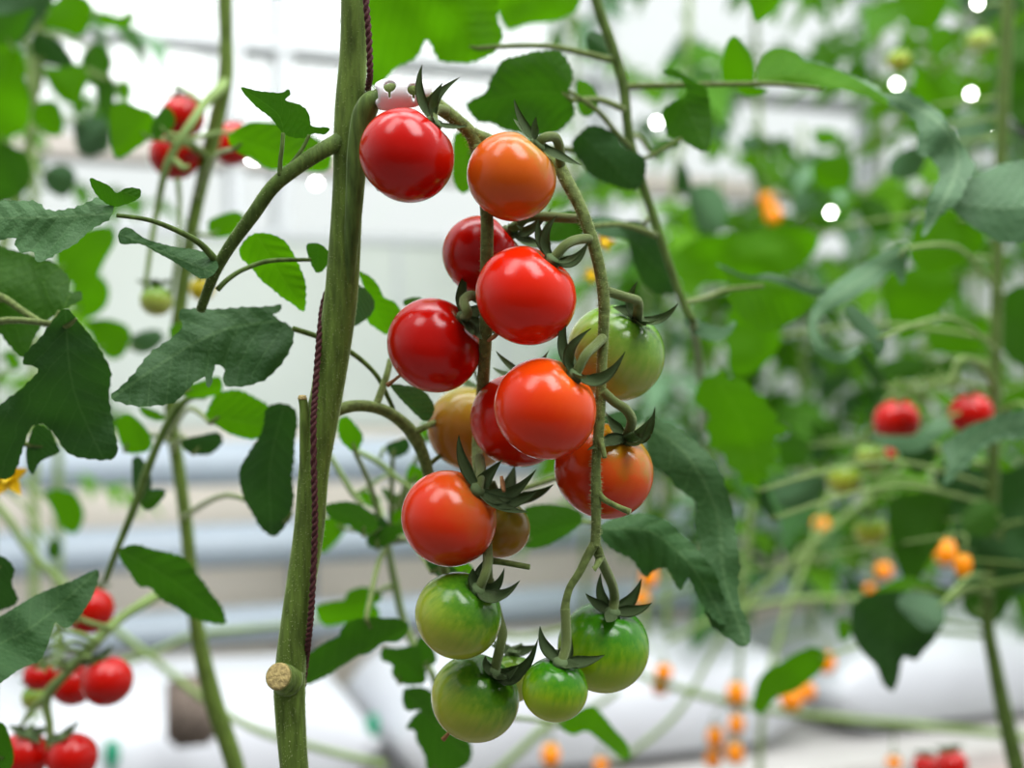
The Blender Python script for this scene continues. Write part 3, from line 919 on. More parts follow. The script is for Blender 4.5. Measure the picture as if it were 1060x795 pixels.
tomato('largest blurred red tomato of the lower left truss, free on its right side', 111, 705, .695, 26.5, 't_red', (-.35, .0, .9), seed=32, group=gB, sep_len=.014, lowres=True)
tomato('blurred red tomato in the middle of the lower left truss, behind the twig', 76, 708, .745, 23, 't_red', (-.1, -.1, .95), seed=33, group=gB, sep_len=.014, lowres=True)
tomato('small blurred red tomato at the left end of the lower left truss', 40, 700, .74, 15.5, 't_red', (0, 0, 1), seed=34, group=gB, sep_len=.012, lowres=True)
tomato('blurred yellow green tomato under the lower left truss twig', 36, 722, .765, 13.5, 't_green_pale', (0, 0, 1), seed=35, sep_len=.012, lowres=True)
tomato('blurred red tomato cut by the bottom edge, right one of two', 75, 784, .69, 26, 't_red', (-.4, -.1, .9), seed=36, group=gB, sep_len=.014, lowres=True)
tomato('blurred red tomato cut by the bottom edge, in the left corner', 26, 781, .70, 25, 't_red', (.2, -.1, .9), seed=37, group=gB, sep_len=.014, lowres=True)


# ------------------------------------------------------------------ middle background leaves behind the truss
mv = empty('tomato_plant', (P(420, 900, .72).x, .72, 0.0), 'bright leaved tomato plant behind the truss, right of the thick stem', 'plant')
bm, _, _ = ptube([(401, 560, .70, 7), (404, 580, .71, 7), (409, 605, .72, 8), (417, 640, .73, 8), (430, 672, .73, 8), (447, 697, .73, 8), (452, 720, .735, 9), (455, 800, .74, 10), (455, 2700, .74, 12)], 10, 6)
obj('stem', bm, M['farstem'], mv)
ML = [
    ([(350, 436), (360, 431), (372, 445), (376, 455), (368, 469), (360, 463), (351, 454)], .6, 'B'),
    ([(399, 462), (410, 456), (422, 453), (423, 468), (406, 474)], .66, 'D'),
    ([(334, 525), (347, 520), (366, 520), (380, 527), (390, 538), (392, 548), (375, 554), (362, 544), (345, 539)], .62, 'M'),
    ([(380, 529), (392, 533), (403, 543), (392, 547), (385, 538)], .64, 'D'),
    ([(331, 538), (345, 537), (359, 545), (346, 559), (332, 573)], .7, 'B'),
    ([(369, 515), (381, 508), (395, 517), (387, 525), (376, 522)], .72, 'B'),
    ([(379, 557), (385, 547), (398, 545), (417, 544), (419, 557), (407, 559), (398, 567), (383, 566)], .66, 'M'),
    ([(406, 535), (414, 526), (424, 530), (424, 545), (410, 545)], .68, 'B'),
    ([(326, 629), (341, 623), (356, 621), (360, 612), (375, 608), (392, 611), (395, 621), (387, 626), (393, 632), (390, 642), (357, 645), (336, 648)], .72, 'B'),
    ([(316, 708), (315, 683), (332, 668), (351, 658), (353, 651), (366, 641), (390, 639), (413, 641), (424, 649), (413, 664), (396, 666), (381, 677), (370, 679), (357, 688), (334, 702)], .6, 'M'),
    ([(396, 670), (413, 671), (432, 668), (437, 683), (441, 706), (421, 709), (406, 700), (406, 687), (395, 683)], .66, 'M'),
    ([(432, 660), (446, 664), (452, 684), (440, 690), (432, 680)], .68, 'M'),
    ([(417, 715), (432, 711), (445, 714), (452, 734), (470, 758), (487, 768), (487, 787), (470, 799), (443, 799), (440, 781), (430, 766), (430, 756), (420, 754), (428, 741), (436, 734), (420, 736)], .66, 'M'),
    ([(575, 748), (594, 739), (613, 730), (628, 745), (643, 762), (652, 775), (650, 788), (632, 776), (621, 766), (606, 757), (591, 761)], .72, 'B'),
    ([(543, 527), (570, 522), (595, 527), (603, 540), (577, 560), (550, 569), (540, 560)], .60, 'M'),
    ([(425, 480), (440, 488), (436, 502), (422, 496)], .68, 'B'),
    ([(437, 436), (450, 445), (452, 458), (436, 454)], .68, 'B'),
    ([(420, 488), (437, 490), (436, 498), (424, 497)], .70, 'B'),
    ([(440, 573), (455, 578), (470, 588), (478, 598), (462, 600), (445, 590)], .56, 'D'),
    ([(466, 585), (485, 582), (490, 592), (478, 600)], .57, 'B'),
    ([(395, 505), (412, 512), (425, 520), (420, 528), (402, 520)], .70, 'M'),
]
for pts, d_, k in ML:
    leaf(mv, pts, d_, k, ty=.02, ser=.5)
for sp_ in ([(341, 470, .66, 5), (353, 491, .66, 6), (366, 512, .66, 6), (376, 522, .66, 6)], [(368, 466, .66, 5), (391, 478, .66, 6), (410, 494, .66, 5.5), (428, 508, .66, 5)], [(398, 463, .66, 4), (393, 474, .66, 4)],
            [(430, 515, .68, 4), (405, 492, .7, 4), (380, 505, .7, 4), (366, 512, .7, 4)], [(540, 545, .62, 5), (580, 540, .62, 5), (620, 541, .62, 4)]):
    bm, _, _ = ptube(sp_, 8, 5)
    obj('leaf_stalk', bm, M['farstem'], mv)

# top centre leaves
tv = empty('tomato_plant', P(734, 672, 2.28), 'thin stemmed tomato vine leaning right behind the truss', 'plant')
TD = .62
bm, _, _ = ptube([(560, -300, TD, 12), (612, -20, TD, 11), (620, 10, TD, 11), (634, 49, TD, 11), (645, 87, TD, 11), (651, 140, TD, 10), (661, 177, TD, 10), (670, 205, TD, 9), (685, 250, TD, 8.5), (700, 294, TD, 8), (708, 315, TD, 8), (717, 332, TD, 8), (724, 380, TD + .2, 9), (728, 430, TD + .6, 7), (732, 560, 1.9, 4.5), (734, 640, 2.24, 4), (734, 672, 2.28, 4)], 10, 6)
obj('stem', bm, M['stemd'], tv)
bm, _, _ = ptube([(646, 90, TD, 8), (660, 89, TD, 7), (700, 88, TD, 6), (760, 87, TD, 5.5), (803, 87, TD, 5), (850, 92, TD + .01, 4)], 9, 6)
lfa = obj('leaf', bm, M['truss'], tv)
leaf(lfa, D((325, 215), (330, 190), (345, 150), (380, 130), (430, 140), (480, 170), (540, 188), (600, 217), (640, 240), (680, 268), (690, 285), (650, 275), (620, 262), (540, 242), (450, 236), (380, 230), (340, 225)), .63, 'B', 'leaflet', ty=-.02, spine=D((330, 215), (500, 215), (690, 285)))
leaf(lfa, D((430, 138), (480, 166), (540, 184), (600, 213), (660, 238), (680, 262), (720, 250), (780, 272), (830, 308), (862, 358), (900, 418), (926, 460), (902, 510), (872, 560), (832, 590), (780, 652), (785, 600), (805, 530), (828, 472), (800, 430), (760, 420), (772, 350), (740, 312), (690, 287), (650, 250), (600, 230), (540, 200), (480, 180)), .635, 'G', 'leaflet', ty=-.02, tx=.01, spine=D((440, 140), (660, 245), (820, 330), (880, 450), (790, 645)), cup=.15, ser=.8)
leaf(lfa, D((65, 200), (85, 188), (120, 200), (165, 228), (190, 242), (200, 300), (205, 350), (192, 418), (150, 402), (110, 380), (82, 370), (66, 310), (95, 280), (132, 262), (130, 235), (110, 215)), .615, 'M', 'leaflet', ty=.015, ser=.4)
leaf(lfa, D((235, 222), (240, 130), (265, 95), (290, 120), (312, 155), (318, 222)), .66, 'B', 'leaflet', ty=.015)
leaf(lfa, D((270, 235), (330, 240), (360, 248), (330, 262), (290, 262)), .64, 'B', 'leaflet', ty=.015)
leaf(tv, D((300, -40), (400, -40), (393, 0), (360, 40), (325, 62), (308, 20)), .7, 'B', ty=.015)
leaf(tv, [(383, -40), (505, -40), (514, 19), (521, 34), (513, 53), (497, 62), (475, 65), (455, 62), (445, 44), (440, 42), (430, 60), (408, 72), (395, 86), (383, 90), (378, 40)], .60, 'B', ty=.02, spine=[(430, -40), (470, 20), (500, 55)], ser=.7)
leaf(tv, [(495, -40), (590, -40), (600, 5), (575, 22), (550, 24), (525, 30), (510, 0)], .75, 'B', ty=.02, ser=.6)
leaf(tv, [(513, 72), (521, 62), (547, 55), (570, 52), (583, 57), (593, 75), (589, 94), (594, 120), (574, 138), (547, 140), (521, 133), (508, 128), (495, 125), (482, 109), (500, 97), (508, 84)], .585, 'M', ty=.015, spine=[(600, 100), (550, 95), (482, 109)], ser=1.2)
bm, _, _ = ptube([(655, 155, TD, 7), (640, 140, TD - .01, 6), (622, 118, TD - .02, 5.5), (604, 104, TD - .03, 5), (588, 95, TD - .035, 4)], 9, 5)
lfb = obj('leaf', bm, M['truss'], tv)
leaf(lfb, [(597, 84), (612, 88), (620, 106), (608, 122), (598, 112)], .6, 'B', 'leaflet')
leaf(lfb, [(592, 151), (600, 138), (611, 130), (634, 136), (644, 151), (669, 166), (660, 196), (630, 190), (608, 178)], .61, 'D', 'leaflet', ty=.015, ser=.7)
leaf(lfb, [(607, 38), (614, 32), (630, 40), (632, 56), (618, 60), (609, 52)], .64, 'D', 'leaflet')
leaf(tv, [(470, 140), (486, 138), (497, 165), (483, 200), (469, 188)], .60, 'B', ty=.01)
leaf(tv, [(565, 229), (585, 220), (600, 219), (606, 240), (584, 250), (565, 249)], .58, 'M', ty=.01)
leaf(tv, [(640, 233), (652, 228), (668, 232), (684, 254), (698, 282), (704, 302), (676, 303), (661, 284), (653, 263), (650, 245)], .66, 'D', ty=.015)
leaf(tv, [(605, 228), (625, 224), (650, 230), (664, 238), (655, 250), (640, 246), (620, 244)], .66, 'G', ty=-.015)
leaf(tv, [(672, 156), (678, 164), (690, 156), (705, 150), (697, 143), (684, 147)], .68, 'M')
bm, _, _ = ptube([(656, 168, TD, 5), (672, 162, TD, 4.5), (690, 152, TD, 4), (706, 143, TD, 3.5)], 8, 4)
obj('leaf_stalk', bm, M['truss'], tv)
bm, _, _ = ptube([(708, 313, TD, 6), (730, 308, TD + .03, 6), (752, 300, TD + .05, 5), (790, 296, TD + .06, 4)], 8, 5)
lfc = obj('leaf', bm, M['truss'], tv)
leaf(lfc, E((220, 65), (260, 80), (350, 100), (400, 110), (480, 148), (490, 165), (440, 210), (400, 232), (340, 250), (300, 220), (270, 190), (243, 150), (265, 125)), .69, 'B', 'leaflet', ty=-.02, ser=.6)
leaf(lfc, E((215, 62), (250, 72), (300, 95), (350, 88), (400, 95), (470, 125), (520, 125), (500, 150), (440, 135), (370, 108), (290, 100)), .68, 'G', 'leaflet', ty=-.02)
leaf(lfc, E((125, 215), (150, 205), (190, 225), (240, 235), (265, 215), (270, 230), (245, 262), (215, 275), (170, 262), (140, 240)), .64, 'G', 'leaflet', ty=-.02)
# the sweeping dark leaves right of the orange red fruit
bm, _, _ = ptube([(443, 489, .527, 8), (470, 505, .54, 7), (510, 512, .552, 6.5), (560, 500, .56, 6), (610, 480, .565, 6), (645, 455, .567, 5), (668, 440, .568, 5)], 8, 5)
lfd = obj('leaf', bm, M['truss'], main)
leaf(lfd, [(664, 440), (672, 428), (684, 436), (700, 443), (722, 458), (738, 476), (750, 498), (757, 522), (762, 548), (766, 580), (764, 610), (770, 635), (777, 655), (770, 672), (755, 662), (740, 650), (730, 632), (728, 600), (727, 572), (718, 545), (721, 522), (712, 512), (700, 506), (690, 490), (676, 482), (668, 462)],
     .568, 'S', 'leaflet', ty=-.012, tx=.01, spine=[(668, 438), (710, 470), (742, 530), (750, 600), (772, 665)], cup=.2, ser=.6)
leaf(lfd, [(618, 548), (632, 538), (652, 532), (672, 532), (692, 540), (716, 562), (738, 590), (748, 615), (752, 646), (740, 642), (724, 622), (712, 598), (704, 612), (697, 602), (690, 587), (678, 590), (668, 598), (655, 580), (640, 572), (626, 562)],
     .55, 'D', 'leaflet', ty=-.01, tx=.012, spine=[(622, 548), (672, 550), (715, 585), (748, 640)], cup=.25, ser=.6)
leaf(lfd, [(600, 440), (640, 425), (660, 424), (664, 436), (640, 445), (618, 448)], .60, 'D', 'leaflet')

def yellow_flower(label, x, y, d, r, seed=0):
    c = P(x, y, d)
    root = empty('tomato_flower', c, label, 'flower')
    for k in range(5):
        a = k * 1.256 + seed
        tip = c + Vector((math.cos(a) * r, -.004, math.sin(a) * r))
        obj('petal', sepal_bm(c, tip, Vector((0, -1, 0)), r * .28, n=8), M['yellow'], root)
    bm = bmesh.new()
    tube(bm, [c + Vector((0, .004, 0)), c, c + Vector((0, -.008, -.002))], [.0015, .002, .0008], 8, 3)
    obj('flower_cone', bm, M['yellow'], root)
yellow_flower('small yellow tomato flower beside the upper truss stem', 626, 251, .70, .006)
yellow_flower('blurred yellow tomato flower at the left edge under the dark leaf', 10, 494, .60, .011, .4)
yellow_flower('pale yellow flower between bright leaves below the truss stem, smallest', 612, 285, .8, .006, .9)

# ------------------------------------------------------------------ right hand plants
rv = empty('tomato_plant', (P(1040, 795, .98).x, .98, 0.0), 'blurred tomato vine with a tall pale stem near the right edge', 'plant')
RD = .98
bm, _, _ = ptube([(1046, -300, RD, 13), (1043, 0, RD, 13), (1038, 120, RD, 13), (1033, 250, RD, 12), (1031, 350, RD, 12), (1030, 430, RD, 12), (1026, 540, RD, 12), (1022, 640, RD, 13), (1030, 690, RD, 15), (1040, 740, RD, 17), (1054, 800, RD, 19), (1075, 900, RD, 19), (1090, 2100, RD, 20)], 12, 6)
obj('stem', bm, M['stemd'], rv)
bm, _, _ = ptube([(1030, 420, RD, 8), (1028, 400, RD - .02, 8), (1020, 383, RD - .03, 7), (1006, 373, RD - .04, 7), (992, 374, RD - .05, 6), (985, 390, RD - .05, 6), (980, 400, RD - .05, 5)], 9, 6)
rtr = obj('truss_stem', bm, M['farstem'], rv)
for sp_ in ([(985, 388, .93, 5), (1000, 400, .93, 4), (1005, 412, .94, 4)], [(985, 390, .93, 5), (960, 402, .94, 4), (935, 412, .96, 4), (930, 420, .97, 4)], [(940, 410, .97, 4), (905, 440, 1.02, 4), (885, 470, 1.03, 4), (876, 482, 1.03, 4)], [(905, 440, 1.02, 4), (905, 500, 1.045, 4), (901, 535, 1.045, 4)]):
    bm, _, _ = ptube(sp_, 8, 4)
    obj('truss_twig', bm, M['farstem'], rtr)
for x, y in ((945, 405), (968, 398), (925, 408), (955, 414), (987, 398)):
    c0 = P(x, y, .95)
    bm = bmesh.new()
    for k in range(5):
        a = k * 1.256
        tip = c0 + Vector((math.cos(a) * .011, -.004, math.sin(a) * .011 + .002))
        tube(bm, [c0, c0.lerp(tip, .6), tip], [.0022, .0016, .0004], 6, 3)
    obj('empty_calyx', bm, M['farstem'], rtr)
RL = [
    (D((855, 552), (890, 515), (930, 480), (1000, 450), (1060, 440), (1130, 450), (1130, 640), (1060, 662), (1000, 666), (950, 640), (890, 600)), .64, 'G', dict(ty=-.015, spine=D((855, 552), (980, 570), (1130, 560)), ser=.8)),
    (E((740, 8), (690, 20), (600, 70), (522, 130), (482, 180), (466, 230), (480, 290), (520, 325), (570, 332), (610, 300), (600, 287), (560, 305), (512, 280), (492, 230), (515, 195), (555, 178), (600, 150), (655, 118), (700, 82), (728, 122), (738, 60)), .72, 'G', dict(ty=-.025, spine=E((740, 10), (620, 100), (500, 190), (480, 270), (590, 315)))),
    (E((565, 180), (590, 172), (612, 190), (645, 220), (678, 265), (682, 285), (670, 308), (652, 315), (645, 285), (625, 262), (590, 235)), .71, 'G', dict(ty=-.01)),
    (E((152, 432), (178, 380), (215, 362), (232, 342), (250, 382), (275, 372), (305, 392), (320, 412), (355, 425), (352, 452), (390, 478), (378, 498), (415, 520), (372, 548), (392, 575), (375, 590), (388, 612), (350, 618), (362, 655), (338, 660), (332, 695), (305, 668), (285, 672), (283, 636), (240, 618), (244, 590), (225, 575), (190, 562), (204, 530), (180, 508), (196, 470)), .76, 'B', dict(ty=.01, spine=E((200, 360), (290, 500), (335, 690)), ser=1.6)),
    (E((295, 640), (345, 660), (360, 700), (385, 760), (370, 770), (340, 730), (330, 690)), .78, 'D', dict()),
    (E((830, 560), (865, 535), (900, 510), (1000, 470), (1060, 460), (1130, 460), (1130, 545), (1060, 540), (1000, 545), (960, 560), (900, 622), (835, 672), (850, 610)), .80, 'G', dict(ty=-.02, spine=E((835, 640), (960, 520), (1130, 490)), ser=.8)),
    (E((635, 530), (700, 532), (760, 530), (810, 490), (850, 480), (860, 510), (800, 560), (760, 580), (700, 570)), .92, 'G', dict(ty=-.02)),
    (E((720, 570), (800, 560), (830, 570), (800, 620), (770, 640), (735, 610)), .93, 'D', dict(ty=.02)),
    (Ff((690, 60), (760, 40), (830, 30), (862, 100), (832, 180), (800, 220), (765, 285), (722, 265), (705, 200), (690, 150)), .96, 'M', dict(ty=.02)),
    (Ff((590, 350), (610, 330), (650, 315), (720, 310), (800, 330), (842, 380), (822, 430), (790, 470), (762, 500), (730, 490), (718, 540), (700, 587), (672, 560), (655, 520), (640, 500), (602, 460), (583, 400)), .86, 'D', dict(ty=.015, spine=Ff((840, 350), (700, 380), (700, 585)), ser=.6)),
    (Ff((735, 310), (800, 318), (842, 345), (838, 400), (790, 420), (740, 380), (710, 345)), .85, 'G', dict(ty=-.02)),
    (Ff((630, 330), (680, 290), (740, 270), (800, 285), (880, 320), (860, 350), (780, 330), (720, 312)), .93, 'B', dict(ty=.0)),
    (Ff((340, 540), (400, 500), (470, 463), (505, 470), (522, 495), (480, 550), (420, 590), (380, 602), (340, 650), (322, 640), (315, 610)), .90, 'B', dict(ty=.015, ser=.6)),
    (Ff((860, 20), (930, -30), (1010, -20), (1100, -40), (1120, 120), (1100, 300), (1000, 330), (960, 360), (915, 330), (870, 290), (880, 220), (860, 120)), 1.02, 'D', dict(ty=.02)),
    (Ff((890, 100), (930, 62), (980, 70), (1000, 110), (970, 155), (920, 160), (892, 140)), .95, 'M', dict(ty=-.02)),
    (Ff((890, 330), (960, 300), (1030, 280), (1020, 340), (990, 390), (950, 395), (910, 380)), 1.0, 'M', dict(ty=.02)),
    (Ff((930, 180), (1000, 160), (1080, 170), (1120, 260), (1040, 300), (990, 290), (950, 260)), .97, 'D', dict(ty=.01)),
    (Ff((820, -30), (900, -40), (950, 0), (930, 60), (880, 40), (830, 30)), .97, 'D', dict(ty=.01)),
    (Ff((545, 400), (565, 385), (590, 400), (580, 440), (555, 445)), 1.0, 'B', dict()),
    (D((1012, 110), (1045, 70), (1080, 60), (1120, 150), (1110, 330), (1070, 350), (1030, 330), (1012, 280), (1005, 200)), 1.05, 'M', dict(ty=.02)),
    (D((720, -40), (850, -40), (830, 60), (790, 85), (740, 70), (725, 30)), 1.05, 'B', dict(ty=.02)),
    (D((795, 100), (830, 70), (870, 90), (860, 130), (810, 155)), 1.1, 'B', dict(ty=.02)),
    (D((760, 190), (830, 200), (890, 230), (880, 290), (830, 310), (770, 270)), 1.1, 'B', dict(ty=.02)),
    (D((870, 320), (920, 310), (960, 330), (950, 380), (900, 420), (870, 380)), 1.1, 'G', dict(ty=-.02)),
    (D((780, 600), (900, 590), (960, 640), (900, 720), (800, 750), (740, 700)), 1.0, 'B', dict(ty=.02)),
    (D((740, 740), (840, 730), (880, 780), (820, 860), (740, 880), (690, 820)), 1.05, 'B', dict(ty=.02)),
    (E((800, 230), (880, 210), (960, 220), (950, 290), (860, 310), (800, 290)), 1.08, 'B', dict(ty=.02)),
    (E((860, 330), (760, 320), (680, 330), (660, 370), (740, 380), (860, 375)), 1.1, 'M', dict(ty=.0)),
    (E((1000, 150), (1080, 120), (1120, 250), (1080, 350), (1010, 310), (980, 230)), 1.0, 'M', dict(ty=.02)),
    (E((990, 430), (1060, 400), (1110, 420), (1060, 460), (1000, 470)), 1.05, 'B', dict(ty=.02)),
]
for pts, d_, k, kw in RL:
    leaf(rv, pts, d_, k, **kw)
for sp_ in ([(1080, 596, .95, 7), (1045, 602, .95, 7), (1010, 608, .94, 8), (975, 614, .93, 7), (945, 610, .92, 5)], [(1060, 540, .95, 5), (1040, 545, .95, 5), (1035, 560, .95, 5)], [(884, 500, .96, 4), (935, 478, .98, 4), (970, 450, .98, 4)],
            [(1060, 585, .95, 5), (1030, 582, .95, 5), (1005, 580, .95, 4)]):
    bm, _, _ = ptube(sp_, 8, 5)
    obj('leaf_stalk', bm, M['stemd'], rv)

gC = 'tomatoes of the blurred right hand truss'
tomato('blurred red tomato with a pointed tip, left one of the pair at the right', 928, 436, .98, 24, 't_red', (-.25, .3, .9), seed=41, group=gC, sep_len=.016, lowres=True)
tomato('blurred red tomato resting behind the bluish leaf near the tall pale stem', 1005, 428, .95, 22.5, 't_red', (-.2, .2, .9), seed=42, group=gC, sep_len=.016, lowres=True)
tomato('blurred olive green tomato below the two red ones at the right', 875, 495, 1.02, 18, 't_green', (.1, .1, .95), seed=43, group=gC, sep_len=.016, lowres=True)
tomato('pale blurred green tomato between the olive one and the red pair', 902, 473, 1.02, 15.5, 't_green_pale', (.1, .1, .95), seed=44, group=gC, sep_len=.014, lowres=True)
tomato('lowest blurred green tomato of the right hand truss, above white bags', 901, 548, 1.04, 17.5, 't_green', (0, .1, .95), seed=45, group=gC, sep_len=.014, lowres=True)
tomato('small red tomato scrap visible under the left red one at the right', 921, 470, 1.05, 7, 't_red', (0, 0, 1), seed=46, group=gC, cal=False, lowres=True)
tomato('pale yellow green tomato high at the right among backlit leaves', 1014, 42, 1.15, 13, 't_green_pale', (0, .1, 1), seed=47, sep_len=.014, lowres=True)
tomato('dull green tomato high at the right, over the bright round glint', 930, 62, 1.2, 12, 't_green', (0, .1, 1), seed=48, sep_len=.014, lowres=True)
tomato('red tomato at the bottom edge right, larger of two', 985, 792, 1.1, 17, 't_red', (-.2, .1, 1), seed=49, sep_len=.016, lowres=True)
tomato('red tomato at the bottom edge right, smaller of two', 958, 793, 1.15, 13, 't_red', (0, .1, 1), seed=50, sep_len=.014, lowres=True)

OR = [  # amber cherry tomatoes: px, py, depth, radius px, elongation, label
    (979, 572, 1.5, 12, 1.25, 'amber pointed tomato between dark leaves at the right, larger of two'),
    (997, 585, .925, 9, 1.6, 'slim amber tomato close to the larger one between dark leaves'),
    (915, 591, 1.6, 9, 1.15, 'amber tomato above the dark drooping leaf at the right'),
    (900, 609, 1.65, 6, 1.0, 'tiny amber tomato left of the dark drooping leaf'),
    (850, 543, 1.7, 9, 1.0, 'round amber tomato in front of the pale pipes'),
    (836, 508, 1.75, 7, 1.0, 'small dull amber tomato above the round one near the pale pipes'),
    (762, 718, 1.6, 10, 1.35, 'amber tomato at the top of the hanging amber chain'),
    (762, 750, 1.6, 8.5, 1.4, 'amber tomato second from the top of the amber chain'),
    (761, 780, 1.6, 9, 1.45, 'amber tomato at the bottom end of the amber chain'),
    (740, 763, 1.62, 9, 1.4, 'amber tomato of the shorter chain, upper one'),
    (738, 786, 1.64, 8.5, 1.3, 'amber tomato of the shorter chain, cut by the bottom edge'),
    (819, 724, 1.55, 12, 1.1, 'brightest amber tomato under the tilted green leaf'),
    (835, 716, 1.6, 9.5, 1.1, 'darker orange tomato touching the brightest amber one'),
    (856, 686, 1.6, 9, 1.4, 'amber tomato at the tip of the tilted green leaf'),
    (687, 696, 1.6, 9.5, 1.0, 'amber tomato right of the bright green fruit, upper of two'),
    (683, 712, 1.62, 8.5, 1.0, 'amber tomato right of the bright green fruit, lower of two'),
    (672, 598, 1.6, 8.5, 1.5, 'amber tomato beside the forked end of the truss stem'),
    (664, 620, 1.66, 8, 1.2, 'pale amber tomato just behind the bright green fruit'),
    (570, 782, 1.5, 10, 1.4, 'amber tomato below the smallest green fruit'),
    (622, 792, 1.55, 8, 1.1, 'amber tomato cut by the bottom edge below the fruit truss'),
    (794, 208, 2.2, 8.5, 1.2, 'dull amber tomato high up in the leaves, upper of two'),
    (800, 222, 2.15, 9, 1.2, 'bright amber tomato high up in the leaves, lower of two'),
    (925, 790, 1.6, 8, 1.0, 'amber tomato at the bottom edge near the red ones'),
    (1056, 416, 1.5, 7, 1.0, 'amber tomato cut by the right edge'),
]
# ------------------------------------------------------------------ setting
TH = R(21)
UX, UY = Vector((math.cos(TH), math.sin(TH), 0)), Vector((-math.sin(TH), math.cos(TH), 0))
O0 = Vector((0, 3.05, 0))


def Wp(s, off, z):
    return O0 + UX * s + UY * off + Vector((0, 0, z))


def wbox(bm, s0, s1, o0, o1, z0, z1):
    v = [bm.verts.new(Wp(s, o, z)) for z in (z0, z1) for s, o in ((s0, o0), (s1, o0), (s1, o1), (s0, o1))]
    for f in ((3, 2, 1, 0), (4, 5, 6, 7), (0, 1, 5, 4), (1, 2, 6, 5), (2, 3, 7, 6), (3, 0, 4, 7)):
        bm.faces.new([v[i] for i in f])


def struct(name, boxes, mat, smooth=False):
    bm = bmesh.new()
    for b in boxes:
        wbox(bm, *b)
    o = obj(name, bm, M[mat], None, smooth)
    o['kind'] = 'structure'
    return o


S0, S1 = -2.6, 4.2
bm = bmesh.new()
v = [bm.verts.new(p) for p in ((-6, -2, 0), (8, -2, 0), (8, 9, 0), (-6, 9, 0))]
bm.faces.new(v)
fl = obj('floor', bm, M['floor'], None, False)
fl['kind'] = 'structure'
struct('wall_back', [(S0, S1, .34, .42, 0, 1.24)], 'cream')
struct('wall_back_panel', [(S0, S1, .33, .42, 1.24, 1.74)], 'pale')
struct('window_1', [(S0, S1, .37, .376, 1.74, 3.6)], 'glass')
struct('trim_1', [(S0, S1, .32, .44, 1.905, 1.955)], 'beige')
struct('trim_2', [(S0, S1, .32, .44, 2.205, 2.225)], 'alu')
struct('trim_3', [(S0, S1, .32, .44, 1.72, 1.745)], 'alu')
for i, s in enumerate((-2.3, -1.55, -.62, -.50, .42, 1.35, 2.3, 3.3)):
    struct('trim_%d' % (4 + i), [(s - .018, s + .018, .33, .43, 1.745, 3.6)], 'alu')
for i, s in enumerate((-.50, .44, 1.4, 2.4)):
    struct('trim_%d' % (12 + i), [(s - .028, s + .028, .07, .12, 0, 1.04)], 'post')
for i, s in enumerate((-1.9, -1.2, -.2, .1, .9, 1.3, 2.0)):
    struct('trim_%d' % (16 + i), [(s - .006, s + .006, .322, .335, 1.25, 1.74)], 'alu')
for name_lab, z, rad in (('highest pale blue heating pipe running along the back wall', 1.172, .052), ('middle pale blue heating pipe along the back wall', .985, .050), ('lowest pale blue heating pipe along the back wall', .800, .044)):
    bm = bmesh.new()
    tube(bm, [Wp(S0, 0, z), Wp(0, 0, z), Wp(S1, 0, z)], [rad] * 3, 24, 3)
    tag(obj('heating_pipe', bm, M['pipe'], None), name_lab, 'pipe', 'heating pipes on the back wall')

# white growing bags on a bench in front of the wall
BZ = .70
struct('trim_30', [(-2.4, 3.6, -1.10, -.55, BZ - .10, BZ)], 'bench')
for s in (-2.2, -1.0, .2, 1.4, 2.6, 3.5):
    pass
struct('trim_31', [(s - .03, s + .03, -.86, -.80, 0, BZ - .10) for s in (-2.2, -1.0, .2, 1.4, 2.6, 3.4)], 'bench')
struct('trim_32', [(-2.4, 3.6, -1.16, -1.10, BZ - .16, BZ - .04)], 'pink')


def bag(label, s0, s1, seed):
    bm = bmesh.new()
    n, mm = 26, 14
    rows = []
    for i in range(n + 1):
        s = s0 + (s1 - s0) * i / n
        e = min(i, n - i) / n
        pinch = min(1, (e / .10)) ** .5 if e < .10 else 1
        row = []
        for k in range(mm):
            a = 2 * math.pi * k / mm
            ca, sa = math.cos(a), math.sin(a)
            o_ = math.copysign(abs(ca) ** .55, ca) * .19
            z_ = math.copysign(abs(sa) ** .6, sa) * (.012 + .083 * pinch)
            wob = noise.noise(Vector((s * 9, k * .8, seed))) * .016
            row.append(bm.verts.new(Wp(s, -.82 + o_ * (1 + wob), BZ + .097 + z_ + (wob if sa > -.2 else 0))))
        rows.append(row)
    for a, b in zip(rows, rows[1:]):
        for k in range(mm):
            bm.faces.new((a[k], b[k], b[(k + 1) % mm], a[(k + 1) % mm]))
    bm.faces.new(rows[0]); bm.faces.new(list(reversed(rows[-1])))
    bmesh.ops.recalc_face_normals(bm, faces=bm.faces)
    tag(obj('growing_bag', bm, M['bag'], None), label, 'growing bag', 'white growing bags on the bench')


bag('white plastic growing bag on the bench, behind the lower left red tomatoes', -1.55, -.60, 1)
bag('white plastic growing bag on the bench, between thick stem and front truss', -.57, .18, 2)
bag('white plastic growing bag on the bench, under the hanging amber chain', .24, 1.10, 3)
bag('white plastic growing bag on the bench, at the right below the tall pale stem', 1.14, 2.0, 4)

def stake(label, x, y, d_):
    c = P(x, y, d_)
    bm = bmesh.new()
    tube(bm, [c + Vector((0, 0, -.05)), c + Vector((0, 0, -.012))], [.002, .004], 8, 3)
    tube(bm, [c + Vector((0, 0, -.016)), c, c + Vector((0, 0, .018))], [.008, .011, .007], 10, 3)
    tag(obj('drip_stake', bm, M['teal'], None), label, 'stake', 'teal drip stakes')
stake('teal drip stake on the bag behind the lower left red tomatoes', 116, 780, 1.75)
stake('teal drip stake right of the thick stem, on the white bag', 386, 752, 1.9)
stake('teal drip stake behind the lowest green tomatoes', 553, 738, 2.0)
stake('teal drip stake near the tall pale stem at the right', 900, 697, 2.25)

